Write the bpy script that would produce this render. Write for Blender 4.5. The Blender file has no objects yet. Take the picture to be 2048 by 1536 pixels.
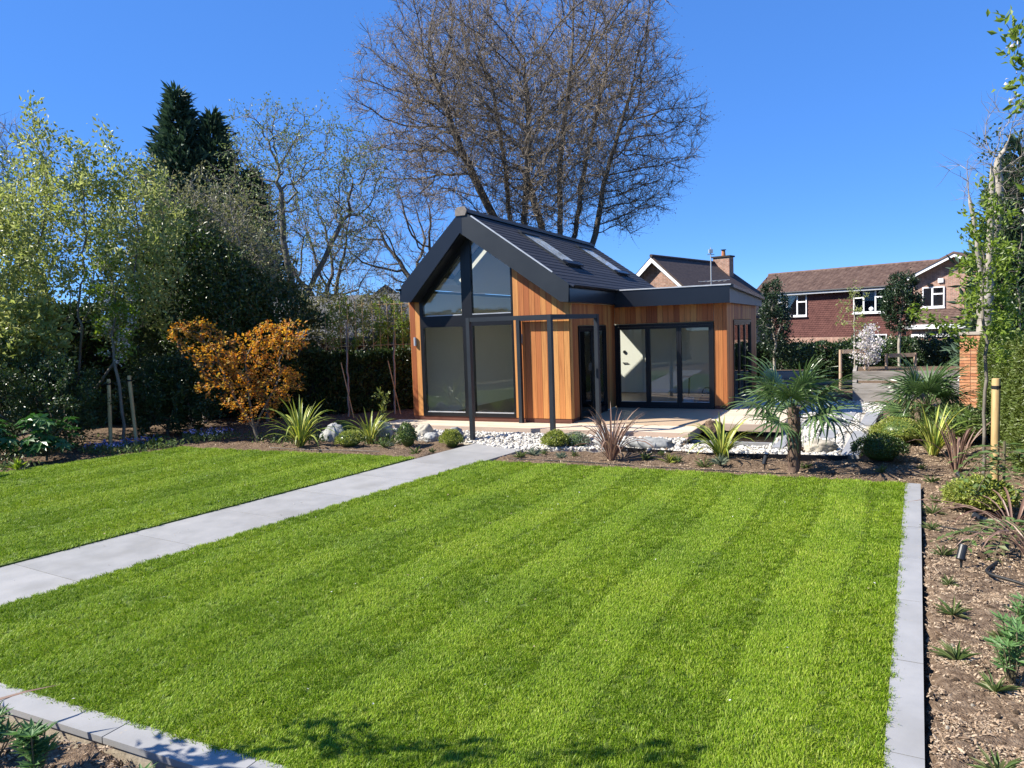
import bpy, math, random
import numpy as np
from mathutils import Vector, Matrix

random.seed(11)
rng = np.random.default_rng(11)
scene = bpy.context.scene
COL = scene.collection
R = math.radians

# ------------------------------------------------------------------ camera
EYE = Vector((0.0, 0.0, 2.25))
PITCH, ROLL, FPX = 0.073, -0.033, 1472.0
cam_data = bpy.data.cameras.new('camera')
cam_data.sensor_width = 36.0
cam_data.lens = 36.0 * FPX / 2048.0
cam_data.clip_start, cam_data.clip_end = 0.05, 3000.0
cam = bpy.data.objects.new('camera', cam_data)
COL.objects.link(cam)
_f = Vector((0, math.cos(PITCH), -math.sin(PITCH)))
_u = Vector((0, math.sin(PITCH), math.cos(PITCH)))
_r = Vector((1, 0, 0))
_r2 = _r * math.cos(ROLL) + _u * math.sin(ROLL)
_u2 = _u * math.cos(ROLL) - _r * math.sin(ROLL)
cam.matrix_world = Matrix(((_r2.x, _u2.x, -_f.x, EYE.x), (_r2.y, _u2.y, -_f.y, EYE.y),
                           (_r2.z, _u2.z, -_f.z, EYE.z), (0, 0, 0, 1)))
scene.camera = cam

# ------------------------------------------------------------------ light
SUN_EL, SUN_TRAVEL = R(44.0), R(8.0)          # the light travels to +X, turned a little to +Y
world = bpy.data.worlds.new('World')
scene.world = world
world.use_nodes = True
wn, wl = world.node_tree.nodes, world.node_tree.links
wn.clear()
sky = wn.new('ShaderNodeTexSky')
sky.sky_type = 'NISHITA'
sky.sun_disc = False
sky.sun_elevation = SUN_EL
sky.sun_rotation = R(262.0)
sky.altitude = 0
sky.air_density = 0.4
sky.dust_density = 0.0
sky.ozone_density = 7.6
bg = wn.new('ShaderNodeBackground')
bg.inputs['Strength'].default_value = 0.13
wo = wn.new('ShaderNodeOutputWorld')
hsv = wn.new('ShaderNodeHueSaturation')
hsv.inputs['Saturation'].default_value = 1.09
sep = wn.new('ShaderNodeSeparateColor'); sep.mode = 'HSV'
com = wn.new('ShaderNodeCombineColor'); com.mode = 'HSV'
pw = wn.new('ShaderNodeMath'); pw.operation = 'POWER'; pw.inputs[1].default_value = 0.4
ml = wn.new('ShaderNodeMath'); ml.operation = 'MULTIPLY'; ml.inputs[1].default_value = 2.16
wl.new(sky.outputs[0], hsv.inputs['Color'])
wl.new(hsv.outputs[0], sep.inputs[0])
wl.new(sep.outputs[0], com.inputs[0]); wl.new(sep.outputs[1], com.inputs[1])
wl.new(sep.outputs[2], pw.inputs[0]); wl.new(pw.outputs[0], ml.inputs[0]); wl.new(ml.outputs[0], com.inputs[2])
wl.new(com.outputs[0], bg.inputs[0])
wl.new(bg.outputs[0], wo.inputs[0])
sun_data = bpy.data.lights.new('sun', 'SUN')
sun_data.energy = 4.6
sun_data.angle = R(0.53)
sun_data.color = (1.0, 0.945, 0.85)
sun = bpy.data.objects.new('sun', sun_data)
COL.objects.link(sun)
_d = Vector((math.cos(SUN_TRAVEL) * math.cos(SUN_EL), math.sin(SUN_TRAVEL) * math.cos(SUN_EL), -math.sin(SUN_EL)))
sun.rotation_euler = _d.to_track_quat('-Z', 'Y').to_euler()
sun.location = (-30, 0, 40)
vs = scene.view_settings
vs.view_transform, vs.look, vs.exposure, vs.gamma = 'Standard', 'None', 1.2, 1.0
vs.use_curve_mapping = False
scene.cycles.use_denoising = True
scene.cycles.max_bounces = 8
scene.cycles.transparent_max_bounces = 12
scene.cycles.caustics_reflective = False
scene.cycles.caustics_refractive = False

# ------------------------------------------------------------------ helpers: objects
def tag(o, label=None, cat=None, group=None, kind=None):
    if label: o['label'] = label
    if cat: o['category'] = cat
    if group: o['group'] = group
    if kind: o['kind'] = kind
    return o

def empty(name, loc=(0, 0, 0), rz=0.0, parent=None):
    o = bpy.data.objects.new(name, None)
    o.empty_display_size = 0.2
    COL.objects.link(o)
    o.location = loc
    o.rotation_euler = (0, 0, rz)
    if parent: o.parent = parent
    return o

def thing(name, label, cat, loc=(0, 0, 0), rz=0.0, group=None):
    return tag(empty(name, loc, rz), label, cat, group)

def link(name, mesh, parent=None, loc=(0, 0, 0), rot=(0, 0, 0), scale=1.0, hidden=False):
    o = bpy.data.objects.new(name, mesh)
    if not hidden: COL.objects.link(o)
    o.location = loc
    o.rotation_euler = rot
    o.scale = (scale,) * 3 if not hasattr(scale, '__len__') else scale
    if parent: o.parent = parent
    return o

class MB:
    """collects vertices and faces, builds one mesh"""
    def __init__(s):
        s.v, s.n, s.fl, s.fs, s.fm = [], 0, [], [], []
    def add(s, v, f, m=0):
        v = np.asarray(v, float).reshape(-1, 3)
        s.v.append(v)
        if isinstance(f, np.ndarray):
            s.fl.append((f + s.n).ravel()); s.fs.append(np.full(len(f), f.shape[1])); s.fm.append(np.full(len(f), m))
        else:
            for q in f:
                s.fl.append(np.array(q) + s.n); s.fs.append(np.array([len(q)])); s.fm.append(np.array([m]))
        s.n += len(v)
        return s
    def box(s, x, y, z, m=0):
        X, Y, Z = x, y, z
        v = [(X[i], Y[j], Z[k]) for k in (0, 1) for j in (0, 1) for i in (0, 1)]
        return s.add(v, BOXF, m)
    def obox(s, a, b, w, h, up=(0, 0, 1), m=0):
        """square bar from a to b"""
        a, b = Vector(a), Vector(b); d = (b - a).normalized(); up = Vector(up)
        if abs(d.dot(up)) > .98: up = Vector((1, 0, 0))
        sd = d.cross(up).normalized() * (w / 2); uu = sd.cross(d).normalized() * (h / 2)
        v = [p + i * sd + j * uu for p in (a, b) for j in (-1, 1) for i in (-1, 1)]
        return s.add([tuple(q) for q in v], BOXF, m)
    def prism(s, poly, a, b, ax='y', m=0):
        n = len(poly)
        def P(p, t):
            return {'y': (p[0], t, p[1]), 'x': (t, p[0], p[1]), 'z': (p[0], p[1], t)}[ax]
        v = [P(p, a) for p in poly] + [P(p, b) for p in poly]
        f = [tuple(range(n)), tuple(range(2 * n - 1, n - 1, -1))] + [(i, i + n, (i + 1) % n + n, (i + 1) % n) for i in range(n)]
        return s.add(v, f, m)
    def tube(s, pts, rad, k=8, caps=True, m=0):
        pts = np.asarray(pts, float); n = len(pts)
        rad = np.full(n, rad) if np.isscalar(rad) else np.asarray(rad, float)
        d = np.gradient(pts, axis=0); d /= np.linalg.norm(d, axis=1)[:, None] + 1e-9
        ref = np.array([0.31, 0.57, 0.76]) if abs(d[0] @ np.array([0.31, 0.57, 0.76])) < .9 else np.array([1., 0, 0])
        a = np.cross(d, ref); a /= np.linalg.norm(a, axis=1)[:, None]; b = np.cross(d, a)
        th = np.arange(k) * 2 * np.pi / k
        v = pts[:, None] + rad[:, None, None] * (np.cos(th)[None, :, None] * a[:, None] + np.sin(th)[None, :, None] * b[:, None])
        i = np.arange(n - 1)[:, None] * k; j = np.arange(k)[None]; j2 = (j + 1) % k
        f = np.stack([i + j, i + j2, i + k + j2, i + k + j], -1).reshape(-1, 4)
        s.add(v.reshape(-1, 3), f, m)
        if caps:
            s.add(v[0], [tuple(range(k))], m); s.add(v[-1], [tuple(range(k - 1, -1, -1))], m)
        return s
    def mesh(s, name, mats, smooth=False):
        me = bpy.data.meshes.new(name)
        v = np.concatenate(s.v); fl = np.concatenate(s.fl); fs = np.concatenate(s.fs); fm = np.concatenate(s.fm)
        me.vertices.add(len(v)); me.vertices.foreach_set('co', v.astype(np.float32).ravel())
        me.loops.add(len(fl)); me.loops.foreach_set('vertex_index', fl.astype(np.int32))
        me.polygons.add(len(fs)); st = np.concatenate([[0], np.cumsum(fs)[:-1]])
        me.polygons.foreach_set('loop_start', st.astype(np.int32))
        me.polygons.foreach_set('material_index', fm.astype(np.int32))
        me.polygons.foreach_set('use_smooth', np.full(len(fs), bool(smooth)))
        me.update(calc_edges=True)
        for mt in (mats if isinstance(mats, (list, tuple)) else [mats]): me.materials.append(mt)
        return me
    def build(s, name, mats, parent=None, smooth=False, **kw):
        return link(name, s.mesh(name, mats, smooth), parent, **kw)

BOXF = np.array([(0, 2, 3, 1), (4, 5, 7, 6), (0, 1, 5, 4), (2, 6, 7, 3), (0, 4, 6, 2), (1, 3, 7, 5)])

def box(name, mat, parent, x, y, z, **kw):
    return MB().box(x, y, z).build(name, mat, parent, **kw)

def unit(a):
    return a / (np.linalg.norm(a, axis=-1, keepdims=True) + 1e-9)

def in_poly(P, poly):
    x, y = P[:, 0], P[:, 1]; r = np.zeros(len(P), bool); n = len(poly)
    for i in range(n):
        (x1, y1), (x2, y2) = poly[i], poly[(i + 1) % n]
        c = ((y1 > y) != (y2 > y)) & (x < (x2 - x1) * (y - y1) / (y2 - y1 + 1e-12) + x1)
        r ^= c
    return r

# ------------------------------------------------------------------ helpers: materials
def new_mat(name):
    m = bpy.data.materials.new(name); m.use_nodes = True
    nt = m.node_tree; nt.nodes.clear()
    out = nt.nodes.new('ShaderNodeOutputMaterial')
    return m, nt.nodes, nt.links, out

def principled(N, rough=.6, spec=.5, metal=0.0):
    b = N.new('ShaderNodeBsdfPrincipled')
    b.inputs['Roughness'].default_value = rough
    b.inputs['Specular IOR Level'].default_value = spec
    b.inputs['Metallic'].default_value = metal
    return b

def ramp(N, cols, pos=None):
    r = N.new('ShaderNodeValToRGB'); cr = r.color_ramp
    pos = pos or [i / (len(cols) - 1) for i in range(len(cols))]
    while len(cr.elements) < len(cols): cr.elements.new(0.5)
    for e, c, p in zip(cr.elements, cols, pos): e.position = p; e.color = (*c, 1)
    return r

def noisy(name, cols, scale=8, rough=.7, bump=.0, stretch=(1, 1, 1), detail=5, spec=.4, metal=0.0, bscale=None, per_object=0.0, rough2=None, pos=None, bdist=.02):
    """surface whose colour wanders through cols with a noise, with fine relief"""
    m, N, L, out = new_mat(name)
    b = principled(N, rough, spec, metal)
    tc = N.new('ShaderNodeTexCoord'); mp = N.new('ShaderNodeMapping'); mp.inputs['Scale'].default_value = stretch
    L.new(tc.outputs['Object'], mp.inputs['Vector'])
    vec = mp.outputs[0]
    oi = N.new('ShaderNodeObjectInfo')
    if per_object:
        ad = N.new('ShaderNodeVectorMath'); ad.operation = 'ADD'
        ml = N.new('ShaderNodeMath'); ml.operation = 'MULTIPLY'; ml.inputs[1].default_value = 37.0
        L.new(oi.outputs['Random'], ml.inputs[0]); L.new(vec, ad.inputs[0]); L.new(ml.outputs[0], ad.inputs[1]); vec = ad.outputs[0]
    n = N.new('ShaderNodeTexNoise'); n.inputs['Scale'].default_value = scale; n.inputs['Detail'].default_value = detail; n.inputs['Roughness'].default_value = .6
    L.new(vec, n.inputs['Vector'])
    r = ramp(N, cols, pos or [.3 + .4 * i / (len(cols) - 1) for i in range(len(cols))])
    fac = n.outputs['Fac']
    if per_object:
        sub = N.new('ShaderNodeMath'); sub.operation = 'MULTIPLY_ADD'; sub.inputs[1].default_value = per_object; sub.inputs[2].default_value = -per_object / 2
        L.new(oi.outputs['Random'], sub.inputs[0])
        a2 = N.new('ShaderNodeMath'); a2.operation = 'ADD'; L.new(fac, a2.inputs[0]); L.new(sub.outputs[0], a2.inputs[1]); fac = a2.outputs[0]
    L.new(fac, r.inputs[0]); L.new(r.outputs[0], b.inputs['Base Color'])
    if rough2 is not None:
        mr = N.new('ShaderNodeMapRange'); mr.inputs['To Min'].default_value = rough; mr.inputs['To Max'].default_value = rough2
        L.new(n.outputs['Fac'], mr.inputs['Value']); L.new(mr.outputs[0], b.inputs['Roughness'])
    if bump:
        n2 = N.new('ShaderNodeTexNoise'); n2.inputs['Scale'].default_value = bscale or scale * 3; n2.inputs['Detail'].default_value = 6
        L.new(vec, n2.inputs['Vector'])
        bp = N.new('ShaderNodeBump'); bp.inputs['Strength'].default_value = bump; bp.inputs['Distance'].default_value = bdist
        L.new(n2.outputs['Fac'], bp.inputs['Height']); L.new(bp.outputs[0], b.inputs['Normal'])
    L.new(b.outputs[0], out.inputs[0])
    return m

def leaf_mat(name, cols, trans=.3, rough=.45, spec=.4, per='island'):
    """leaves: colour differs from leaf to leaf, light shines through"""
    m, N, L, out = new_mat(name)
    b = principled(N, rough, spec)
    if per == 'island':
        g = N.new('ShaderNodeNewGeometry'); fac = g.outputs['Random Per Island']
    else:
        g = N.new('ShaderNodeObjectInfo'); fac = g.outputs['Random']
    r = ramp(N, cols); L.new(fac, r.inputs[0]); L.new(r.outputs[0], b.inputs['Base Color'])
    t = N.new('ShaderNodeBsdfTranslucent'); mx = N.new('ShaderNodeMixShader'); mx.inputs[0].default_value = trans
    hs = N.new('ShaderNodeHueSaturation'); hs.inputs['Value'].default_value = 1.25; hs.inputs['Saturation'].default_value = 1.1
    L.new(r.outputs[0], hs.inputs['Color']); L.new(hs.outputs[0], t.inputs[0])
    L.new(b.outputs[0], mx.inputs[1]); L.new(t.outputs[0], mx.inputs[2]); L.new(mx.outputs[0], out.inputs[0])
    return m

def glass_mat(name, tint=(.985, .99, .98), refl=1.0):
    m, N, L, out = new_mat(name)
    tr = N.new('ShaderNodeBsdfTransparent'); tr.inputs[0].default_value = (*tint, 1)
    gl = N.new('ShaderNodeBsdfGlossy'); gl.inputs['Roughness'].default_value = 0.0
    gl.inputs[0].default_value = (1, 1, 1, 1)
    fr = N.new('ShaderNodeFresnel'); fr.inputs['IOR'].default_value = 1.55
    mu = N.new('ShaderNodeMath'); mu.operation = 'MULTIPLY'; mu.inputs[1].default_value = refl; mu.use_clamp = True
    mx = N.new('ShaderNodeMixShader')
    L.new(fr.outputs[0], mu.inputs[0]); L.new(mu.outputs[0], mx.inputs[0])
    L.new(tr.outputs[0], mx.inputs[1]); L.new(gl.outputs[0], mx.inputs[2]); L.new(mx.outputs[0], out.inputs[0])
    return m

M = {}
def cedar_mat():
    m, N, L, out = new_mat('cedar')
    b = principled(N, .55, .35)
    tc = N.new('ShaderNodeTexCoord'); oi = N.new('ShaderNodeObjectInfo')
    ml = N.new('ShaderNodeMath'); ml.operation = 'MULTIPLY'; ml.inputs[1].default_value = 53.0
    L.new(oi.outputs['Random'], ml.inputs[0])
    ad = N.new('ShaderNodeVectorMath'); ad.operation = 'ADD'; L.new(tc.outputs['Object'], ad.inputs[0]); L.new(ml.outputs[0], ad.inputs[1])
    mp = N.new('ShaderNodeMapping'); mp.inputs['Scale'].default_value = (16, 16, .55); L.new(ad.outputs[0], mp.inputs[0])
    n = N.new('ShaderNodeTexNoise'); n.inputs['Scale'].default_value = 2.2; n.inputs['Detail'].default_value = 7; n.inputs['Roughness'].default_value = .65; n.inputs['Distortion'].default_value = .4
    L.new(mp.outputs[0], n.inputs[0])
    tone = ramp(N, [(.25, .07, .022), (.38, .125, .038), (.5, .2, .06), (.58, .3, .095)], [0, .3, .7, 1])
    L.new(oi.outputs['Random'], tone.inputs[0])
    gr = ramp(N, [(.62, .55, .5), (.95, .93, .9), (1.12, 1.1, 1.05)], [.3, .5, .72]); L.new(n.outputs['Fac'], gr.inputs[0])
    mx = N.new('ShaderNodeMix'); mx.data_type = 'RGBA'; mx.blend_type = 'MULTIPLY'; mx.inputs['Factor'].default_value = 1
    L.new(tone.outputs[0], mx.inputs[6]); L.new(gr.outputs[0], mx.inputs[7]); L.new(mx.outputs[2], b.inputs['Base Color'])
    bp = N.new('ShaderNodeBump'); bp.inputs['Strength'].default_value = .25; bp.inputs['Distance'].default_value = .004
    L.new(n.outputs['Fac'], bp.inputs['Height']); L.new(bp.outputs[0], b.inputs['Normal'])
    L.new(b.outputs[0], out.inputs[0])
    return m
M['cedar'] = cedar_mat()
M['metal'] = noisy('anthracite_metal', [(.010, .014, .019), (.014, .019, .025)], 3, .42, spec=.45, rough2=.5)
M['metal_gloss'] = noisy('dark_coated_metal', [(.006, .008, .013), (.009, .011, .017)], 2, .3, spec=.5)
M['frame'] = noisy('black_frame', [(.004, .0045, .006), (.006, .0065, .0085)], 3, .4, spec=.4)
M['slate'] = noisy('slate', [(.022, .022, .027), (.03, .03, .036), (.038, .038, .044)], 9, .7, bump=.25, bscale=60, stretch=(1, .25, 1), per_object=.25, bdist=.004)
M['trim'] = noisy('pale_trim', [(.42, .44, .45), (.55, .56, .57)], 6, .35, metal=.3)
M['capend'] = noisy('ridge_cap_end', [(.16, .14, .125), (.24, .21, .19)], 14, .8, bump=.2)
M['glass'] = glass_mat('glass')
M['roofglass'] = glass_mat('roof_glass', (.975, .985, .98), 1.3)
def whitened_glass():
    m = glass_mat('whitened_roof_glass', (.9, .92, .91), 1.2)
    N, L = m.node_tree.nodes, m.node_tree.links
    out = next(n for n in N if n.type == 'OUTPUT_MATERIAL'); src = out.inputs[0].links[0].from_socket
    df = N.new('ShaderNodeBsdfDiffuse'); df.inputs[0].default_value = (.72, .75, .71, 1)  # whitish diffuse mixed over the clear glass in uneven patches
    tc = N.new('ShaderNodeTexCoord'); n = N.new('ShaderNodeTexNoise'); n.inputs['Scale'].default_value = 5; n.inputs['Detail'].default_value = 6; L.new(tc.outputs['Object'], n.inputs[0])
    mr = N.new('ShaderNodeMapRange'); mr.inputs['From Min'].default_value = .3; mr.inputs['From Max'].default_value = .7; mr.inputs['To Min'].default_value = .25; mr.inputs['To Max'].default_value = .65; L.new(n.outputs['Fac'], mr.inputs['Value'])
    mx = N.new('ShaderNodeMixShader'); L.new(mr.outputs[0], mx.inputs[0]); L.new(src, mx.inputs[1]); L.new(df.outputs[0], mx.inputs[2]); L.new(mx.outputs[0], out.inputs[0])
    return m
M['whiteglass'] = whitened_glass()
M['plaster'] = noisy('white_plaster', [(.8, .8, .7), (.83, .83, .74)], 2, .85)
M['oakfloor'] = noisy('oak_floor', [(.42, .3, .19), (.52, .39, .26)], 4, .45, stretch=(1, 8, 1))
M['plinth'] = noisy('plinth_timber', [(.09, .03, .018), (.14, .05, .028)], 5, .7, stretch=(.5, 6, 6), bump=.1)
M['deck'] = noisy('deck_boards', [(.49, .39, .285), (.58, .475, .355), (.64, .53, .41)], 2.2, .65, bump=.12, bscale=30, stretch=(.5, 9, 9), per_object=.25, bdist=.003)
M['deck_edge'] = noisy('deck_edge', [(.4, .3, .225), (.48, .37, .285)], 3, .65, stretch=(.5, 6, 6), per_object=.2)
M['paving'] = noisy('grey_porcelain', [(.28, .275, .267), (.315, .31, .3), (.345, .337, .325)], 3.2, .5, bump=.06, bscale=45, per_object=.12, spec=.4, bdist=.004)
def paving_mat():
    m = noisy('grey_porcelain', [(.255, .252, .245), (.29, .286, .278), (.325, .318, .306)], 3.2, .5, bump=.06, bscale=45, per_object=.16, spec=.4, bdist=.004)
    N, L = m.node_tree.nodes, m.node_tree.links
    b = next(n for n in N if n.type == 'BSDF_PRINCIPLED'); src = b.inputs['Base Color'].links[0].from_socket
    tc = N.new('ShaderNodeTexCoord')
    for sc, lo, hi, col, amt in ((1.1, .52, .75, (.2, .19, .17), .55), (14.0, .68, .74, (.4, .33, .22), .5), (30.0, .72, .76, (.12, .1, .08), .5)):
        n = N.new('ShaderNodeTexNoise'); n.inputs['Scale'].default_value = sc; n.inputs['Detail'].default_value = 6; L.new(tc.outputs['Object'], n.inputs[0])
        mr = N.new('ShaderNodeMapRange'); mr.inputs['From Min'].default_value = lo; mr.inputs['From Max'].default_value = hi; mr.inputs['To Max'].default_value = amt; L.new(n.outputs['Fac'], mr.inputs['Value'])
        mx = N.new('ShaderNodeMix'); mx.data_type = 'RGBA'; L.new(mr.outputs[0], mx.inputs['Factor']); L.new(src, mx.inputs[6]); mx.inputs[7].default_value = (*col, 1); src = mx.outputs[2]
    L.new(src, b.inputs['Base Color'])
    return m
M['paving'] = paving_mat()
M['paving_side'] = noisy('paving_bed', [(.3, .25, .18), (.42, .36, .27)], 12, .9, bump=.3)
M['soil'] = noisy('soil', [(.066, .042, .027), (.127, .086, .055), (.19, .135, .09), (.265, .2, .138)], 26, .95, bump=.9, bscale=70, detail=8, spec=.15, pos=[.3, .45, .58, .75], bdist=.03)
M['chip'] = leaf_mat('bark_chip', [(.12, .076, .046), (.235, .162, .102), (.34, .245, .16), (.46, .362, .25), (.185, .122, .077)], 0.0, .85, .2, 'object')
M['pebble'] = leaf_mat('white_pebble', [(.3, .275, .235), (.46, .435, .385), (.58, .56, .51), (.44, .39, .31)], 0.0, .6, .4, 'object')
M['boulder'] = noisy('boulder_stone', [(.22, .19, .14), (.36, .32, .25), (.44, .41, .34)], 3, .85, bump=.5, bscale=18, per_object=.3)
M['boulder_grey'] = noisy('grey_boulder', [(.17, .175, .17), (.26, .265, .255), (.34, .34, .325)], 4, .85, bump=.45, bscale=20, per_object=.3)
M['earth'] = noisy('earth', [(.05, .055, .02), (.075, .07, .03), (.09, .075, .045)], .8, .95, bump=.4, bscale=9)
M['lawnbase'] = noisy('lawn_thatch', [(.07, .105, .012), (.1, .145, .02)], 9, .95, bump=.5, bscale=60)
M['grass'] = None
M['bark_oak'] = noisy('oak_bark', [(.05, .042, .033), (.1, .085, .066), (.15, .125, .095)], 5, .9, bump=.6, bscale=22, stretch=(1, 1, .3))
M['twig'] = noisy('twigs', [(.165, .135, .1), (.245, .2, .15)], 1.2, .85)
M['bark_grey'] = noisy('grey_bark', [(.09, .078, .06), (.16, .14, .11), (.22, .195, .16)], 7, .85, bump=.4, bscale=26, stretch=(1, 1, .35))
M['bark_pale'] = noisy('pale_bark', [(.26, .23, .18), (.38, .34, .28)], 9, .8, bump=.3, bscale=30, stretch=(1, 1, .4))
M['stem'] = noisy('green_brown_stem', [(.09, .075, .04), (.15, .13, .07)], 6, .8)
M['stake'] = noisy('round_timber_stake', [(.38, .25, .1), (.52, .36, .16), (.58, .42, .2)], 3, .65, stretch=(4, 4, .4), bump=.15, per_object=.2)
M['softwood'] = noisy('sawn_softwood', [(.42, .29, .19), (.52, .37, .26)], 4, .7, stretch=(3, 3, .5), per_object=.2)
M['sleeper'] = noisy('weathered_sleeper', [(.2, .18, .155), (.3, .275, .24), (.36, .33, .29)], 3, .85, stretch=(.6, 5, 5), bump=.3, bscale=20, per_object=.3)
M['rubber'] = noisy('black_rubber', [(.012, .012, .012), (.018, .018, .018)], 5, .6)
M['black_plastic'] = noisy('black_plastic', [(.016, .018, .02), (.024, .026, .028)], 5, .35)
M['white_upvc'] = noisy('white_upvc', [(.74, .75, .76), (.8, .8, .8)], 2, .4)
M['water'] = None
def water_mat():
    m, N, L, out = new_mat('dark_water')
    b = principled(N, .04, .5); b.inputs['Base Color'].default_value = (.02, .016, .011, 1)
    tc = N.new('ShaderNodeTexCoord'); n = N.new('ShaderNodeTexNoise'); n.inputs['Scale'].default_value = 5; n.inputs['Detail'].default_value = 3
    mp = N.new('ShaderNodeMapping'); mp.inputs['Scale'].default_value = (1, 3.0, 1); L.new(tc.outputs['Object'], mp.inputs[0]); L.new(mp.outputs[0], n.inputs[0])
    bp = N.new('ShaderNodeBump'); bp.inputs['Strength'].default_value = .5; bp.inputs['Distance'].default_value = .03
    L.new(n.outputs['Fac'], bp.inputs['Height']); L.new(bp.outputs[0], b.inputs['Normal']); L.new(b.outputs[0], out.inputs[0])
    return m
M['water'] = water_mat()
def brick_mat(name, c1, c2, mortar, scale=1.0):
    m, N, L, out = new_mat(name)
    b = principled(N, .9, .2)
    tc = N.new('ShaderNodeTexCoord'); mp = N.new('ShaderNodeMapping'); mp.inputs['Rotation'].default_value = (R(90), 0, 0)
    L.new(tc.outputs['Object'], mp.inputs[0])
    t = N.new('ShaderNodeTexBrick'); t.inputs['Color1'].default_value = (*c1, 1); t.inputs['Color2'].default_value = (*c2, 1); t.inputs['Mortar'].default_value = (*mortar, 1)
    t.inputs['Scale'].default_value = scale; t.inputs['Brick Width'].default_value = .225; t.inputs['Row Height'].default_value = .075; t.inputs['Mortar Size'].default_value = .011
    L.new(mp.outputs[0], t.inputs[0])
    n = N.new('ShaderNodeTexNoise'); n.inputs['Scale'].default_value = 6; L.new(tc.outputs['Object'], n.inputs[0])
    r = ramp(N, [(.7, .7, .7), (1.15, 1.1, 1.1)], [.3, .7]); L.new(n.outputs['Fac'], r.inputs[0])
    mx = N.new('ShaderNodeMix'); mx.data_type = 'RGBA'; mx.blend_type = 'MULTIPLY'; mx.inputs['Factor'].default_value = 1
    L.new(t.outputs[0], mx.inputs[6]); L.new(r.outputs[0], mx.inputs[7]); L.new(mx.outputs[2], b.inputs['Base Color'])
    L.new(b.outputs[0], out.inputs[0])
    return m
M['brick_pink'] = brick_mat('pink_brick', (.3, .155, .11), (.37, .215, .15), (.34, .3, .26))
M['brick_red'] = brick_mat('red_brick', (.3, .14, .095), (.38, .2, .14), (.4, .36, .3))
M['brick'] = noisy('orange_brick', [(.4, .16, .07), (.52, .24, .11), (.58, .31, .16)], 9, .9, bump=.3, bscale=40, per_object=.5)
M['mortar'] = noisy('mortar', [(.36, .31, .24), (.44, .38, .3)], 20, .95)
M['rooftile'] = noisy('brown_pantiles', [(.075, .045, .036), (.125, .078, .062), (.17, .115, .09)], 2.5, .85, detail=8)
M['rooftile_dark'] = noisy('dark_plain_tiles', [(.035, .025, .024), (.06, .042, .038), (.085, .06, .052)], 5, .9, detail=9, stretch=(1, 1, 2))
M['hangtile'] = noisy('hung_clay_tiles', [(.075, .026, .022), (.105, .04, .033), (.13, .052, .042)], 3, .85)
M['shed_roof'] = noisy('dark_felt_roof', [(.075, .078, .085), (.11, .112, .118)], 1.6, .85, bump=.2)
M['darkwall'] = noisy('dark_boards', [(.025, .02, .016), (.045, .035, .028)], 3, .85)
M['curtain'] = noisy('pale_blind', [(.35, .4, .42), (.5, .54, .56)], 2, .9)
M['roomdark'] = noisy('unlit_room_dark', [(.06, .055, .05), (.09, .085, .08)], 2, .9)
M['l_olive'] = leaf_mat('olive_leaves', [(.12, .13, .05), (.2, .2, .085), (.26, .25, .12)], .3)
M['l_oakbud'] = leaf_mat('oak_buds', [(.22, .15, .075), (.32, .23, .12), (.27, .19, .11)], .2)
M['l_budgreen'] = leaf_mat('new_buds', [(.15, .2, .06), (.22, .27, .1), (.12, .15, .06)], .3)
M['l_conifer'] = leaf_mat('conifer_sprays', [(.028, .056, .034), (.048, .088, .048), (.07, .115, .06)], .15, .6)
M['l_laurel'] = leaf_mat('laurel_leaves', [(.028, .055, .014), (.05, .085, .02), (.08, .12, .03)], .25, .4, .5)
M['l_pale'] = leaf_mat('pale_leaves', [(.2, .25, .06), (.32, .36, .11), (.42, .44, .18), (.15, .18, .045)], .45, .4)
M['l_camellia'] = leaf_mat('camellia_leaves', [(.028, .055, .016), (.055, .09, .026)], .2, .38, .5)
M['l_fatsia'] = leaf_mat('fatsia_leaves', [(.04, .11, .025), (.06, .15, .035)], .25, .38, .5)
M['l_cherry'] = leaf_mat('cherry_leaves', [(.16, .24, .03), (.24, .32, .05), (.1, .15, .02)], .4, .45)
M['l_white'] = leaf_mat('white_blossom', [(.62, .59, .57), (.7, .68, .66), (.6, .52, .52)], .3, .6)
M['l_maple'] = leaf_mat('maple_leaves', [(.48, .17, .04), (.58, .28, .055), (.62, .36, .08), (.45, .33, .075), (.56, .2, .055), (.36, .3, .07)], .48, .5)
M['l_hedge'] = leaf_mat('hedge_leaves', [(.065, .1, .016), (.105, .145, .026), (.14, .175, .04)], .25, .45, .4)
M['l_darkhedge'] = leaf_mat('dark_hedge_leaves', [(.022, .046, .013), (.04, .075, .02), (.06, .1, .028)], .15, .35, .5)
M['l_box'] = leaf_mat('golden_box_leaves', [(.2, .24, .035), (.3, .34, .06), (.36, .38, .1), (.12, .16, .025)], .3, .4)
M['l_boxdark'] = leaf_mat('dark_box_leaves', [(.03, .06, .015), (.06, .1, .02), (.09, .14, .03)], .2, .35)
M['l_palm'] = leaf_mat('palm_fronds', [(.075, .13, .04), (.115, .18, .062)], .2, .28, .7)
M['l_silver'] = leaf_mat('silver_leaves', [(.16, .2, .13), (.24, .28, .19)], .2, .6)
M['l_small'] = leaf_mat('small_plant_leaves', [(.07, .12, .03), (.12, .18, .05), (.16, .17, .07)], .25, .45)
M['l_lupin'] = leaf_mat('lupin_leaves', [(.09, .18, .05), (.13, .24, .08)], .3, .45)
M['l_blue'] = leaf_mat('blue_flowers', [(.16, .22, .55), (.28, .33, .68)], .2, .6)
M['l_holly'] = leaf_mat('evergreen_leaves', [(.012, .03, .012), (.024, .05, .018), (.045, .075, .028)], .15, .36, .5)
M['l_bronze'] = leaf_mat('bronze_blades', [(.16, .09, .065), (.24, .15, .11), (.3, .2, .14)], .2, .4, per='object')
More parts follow.
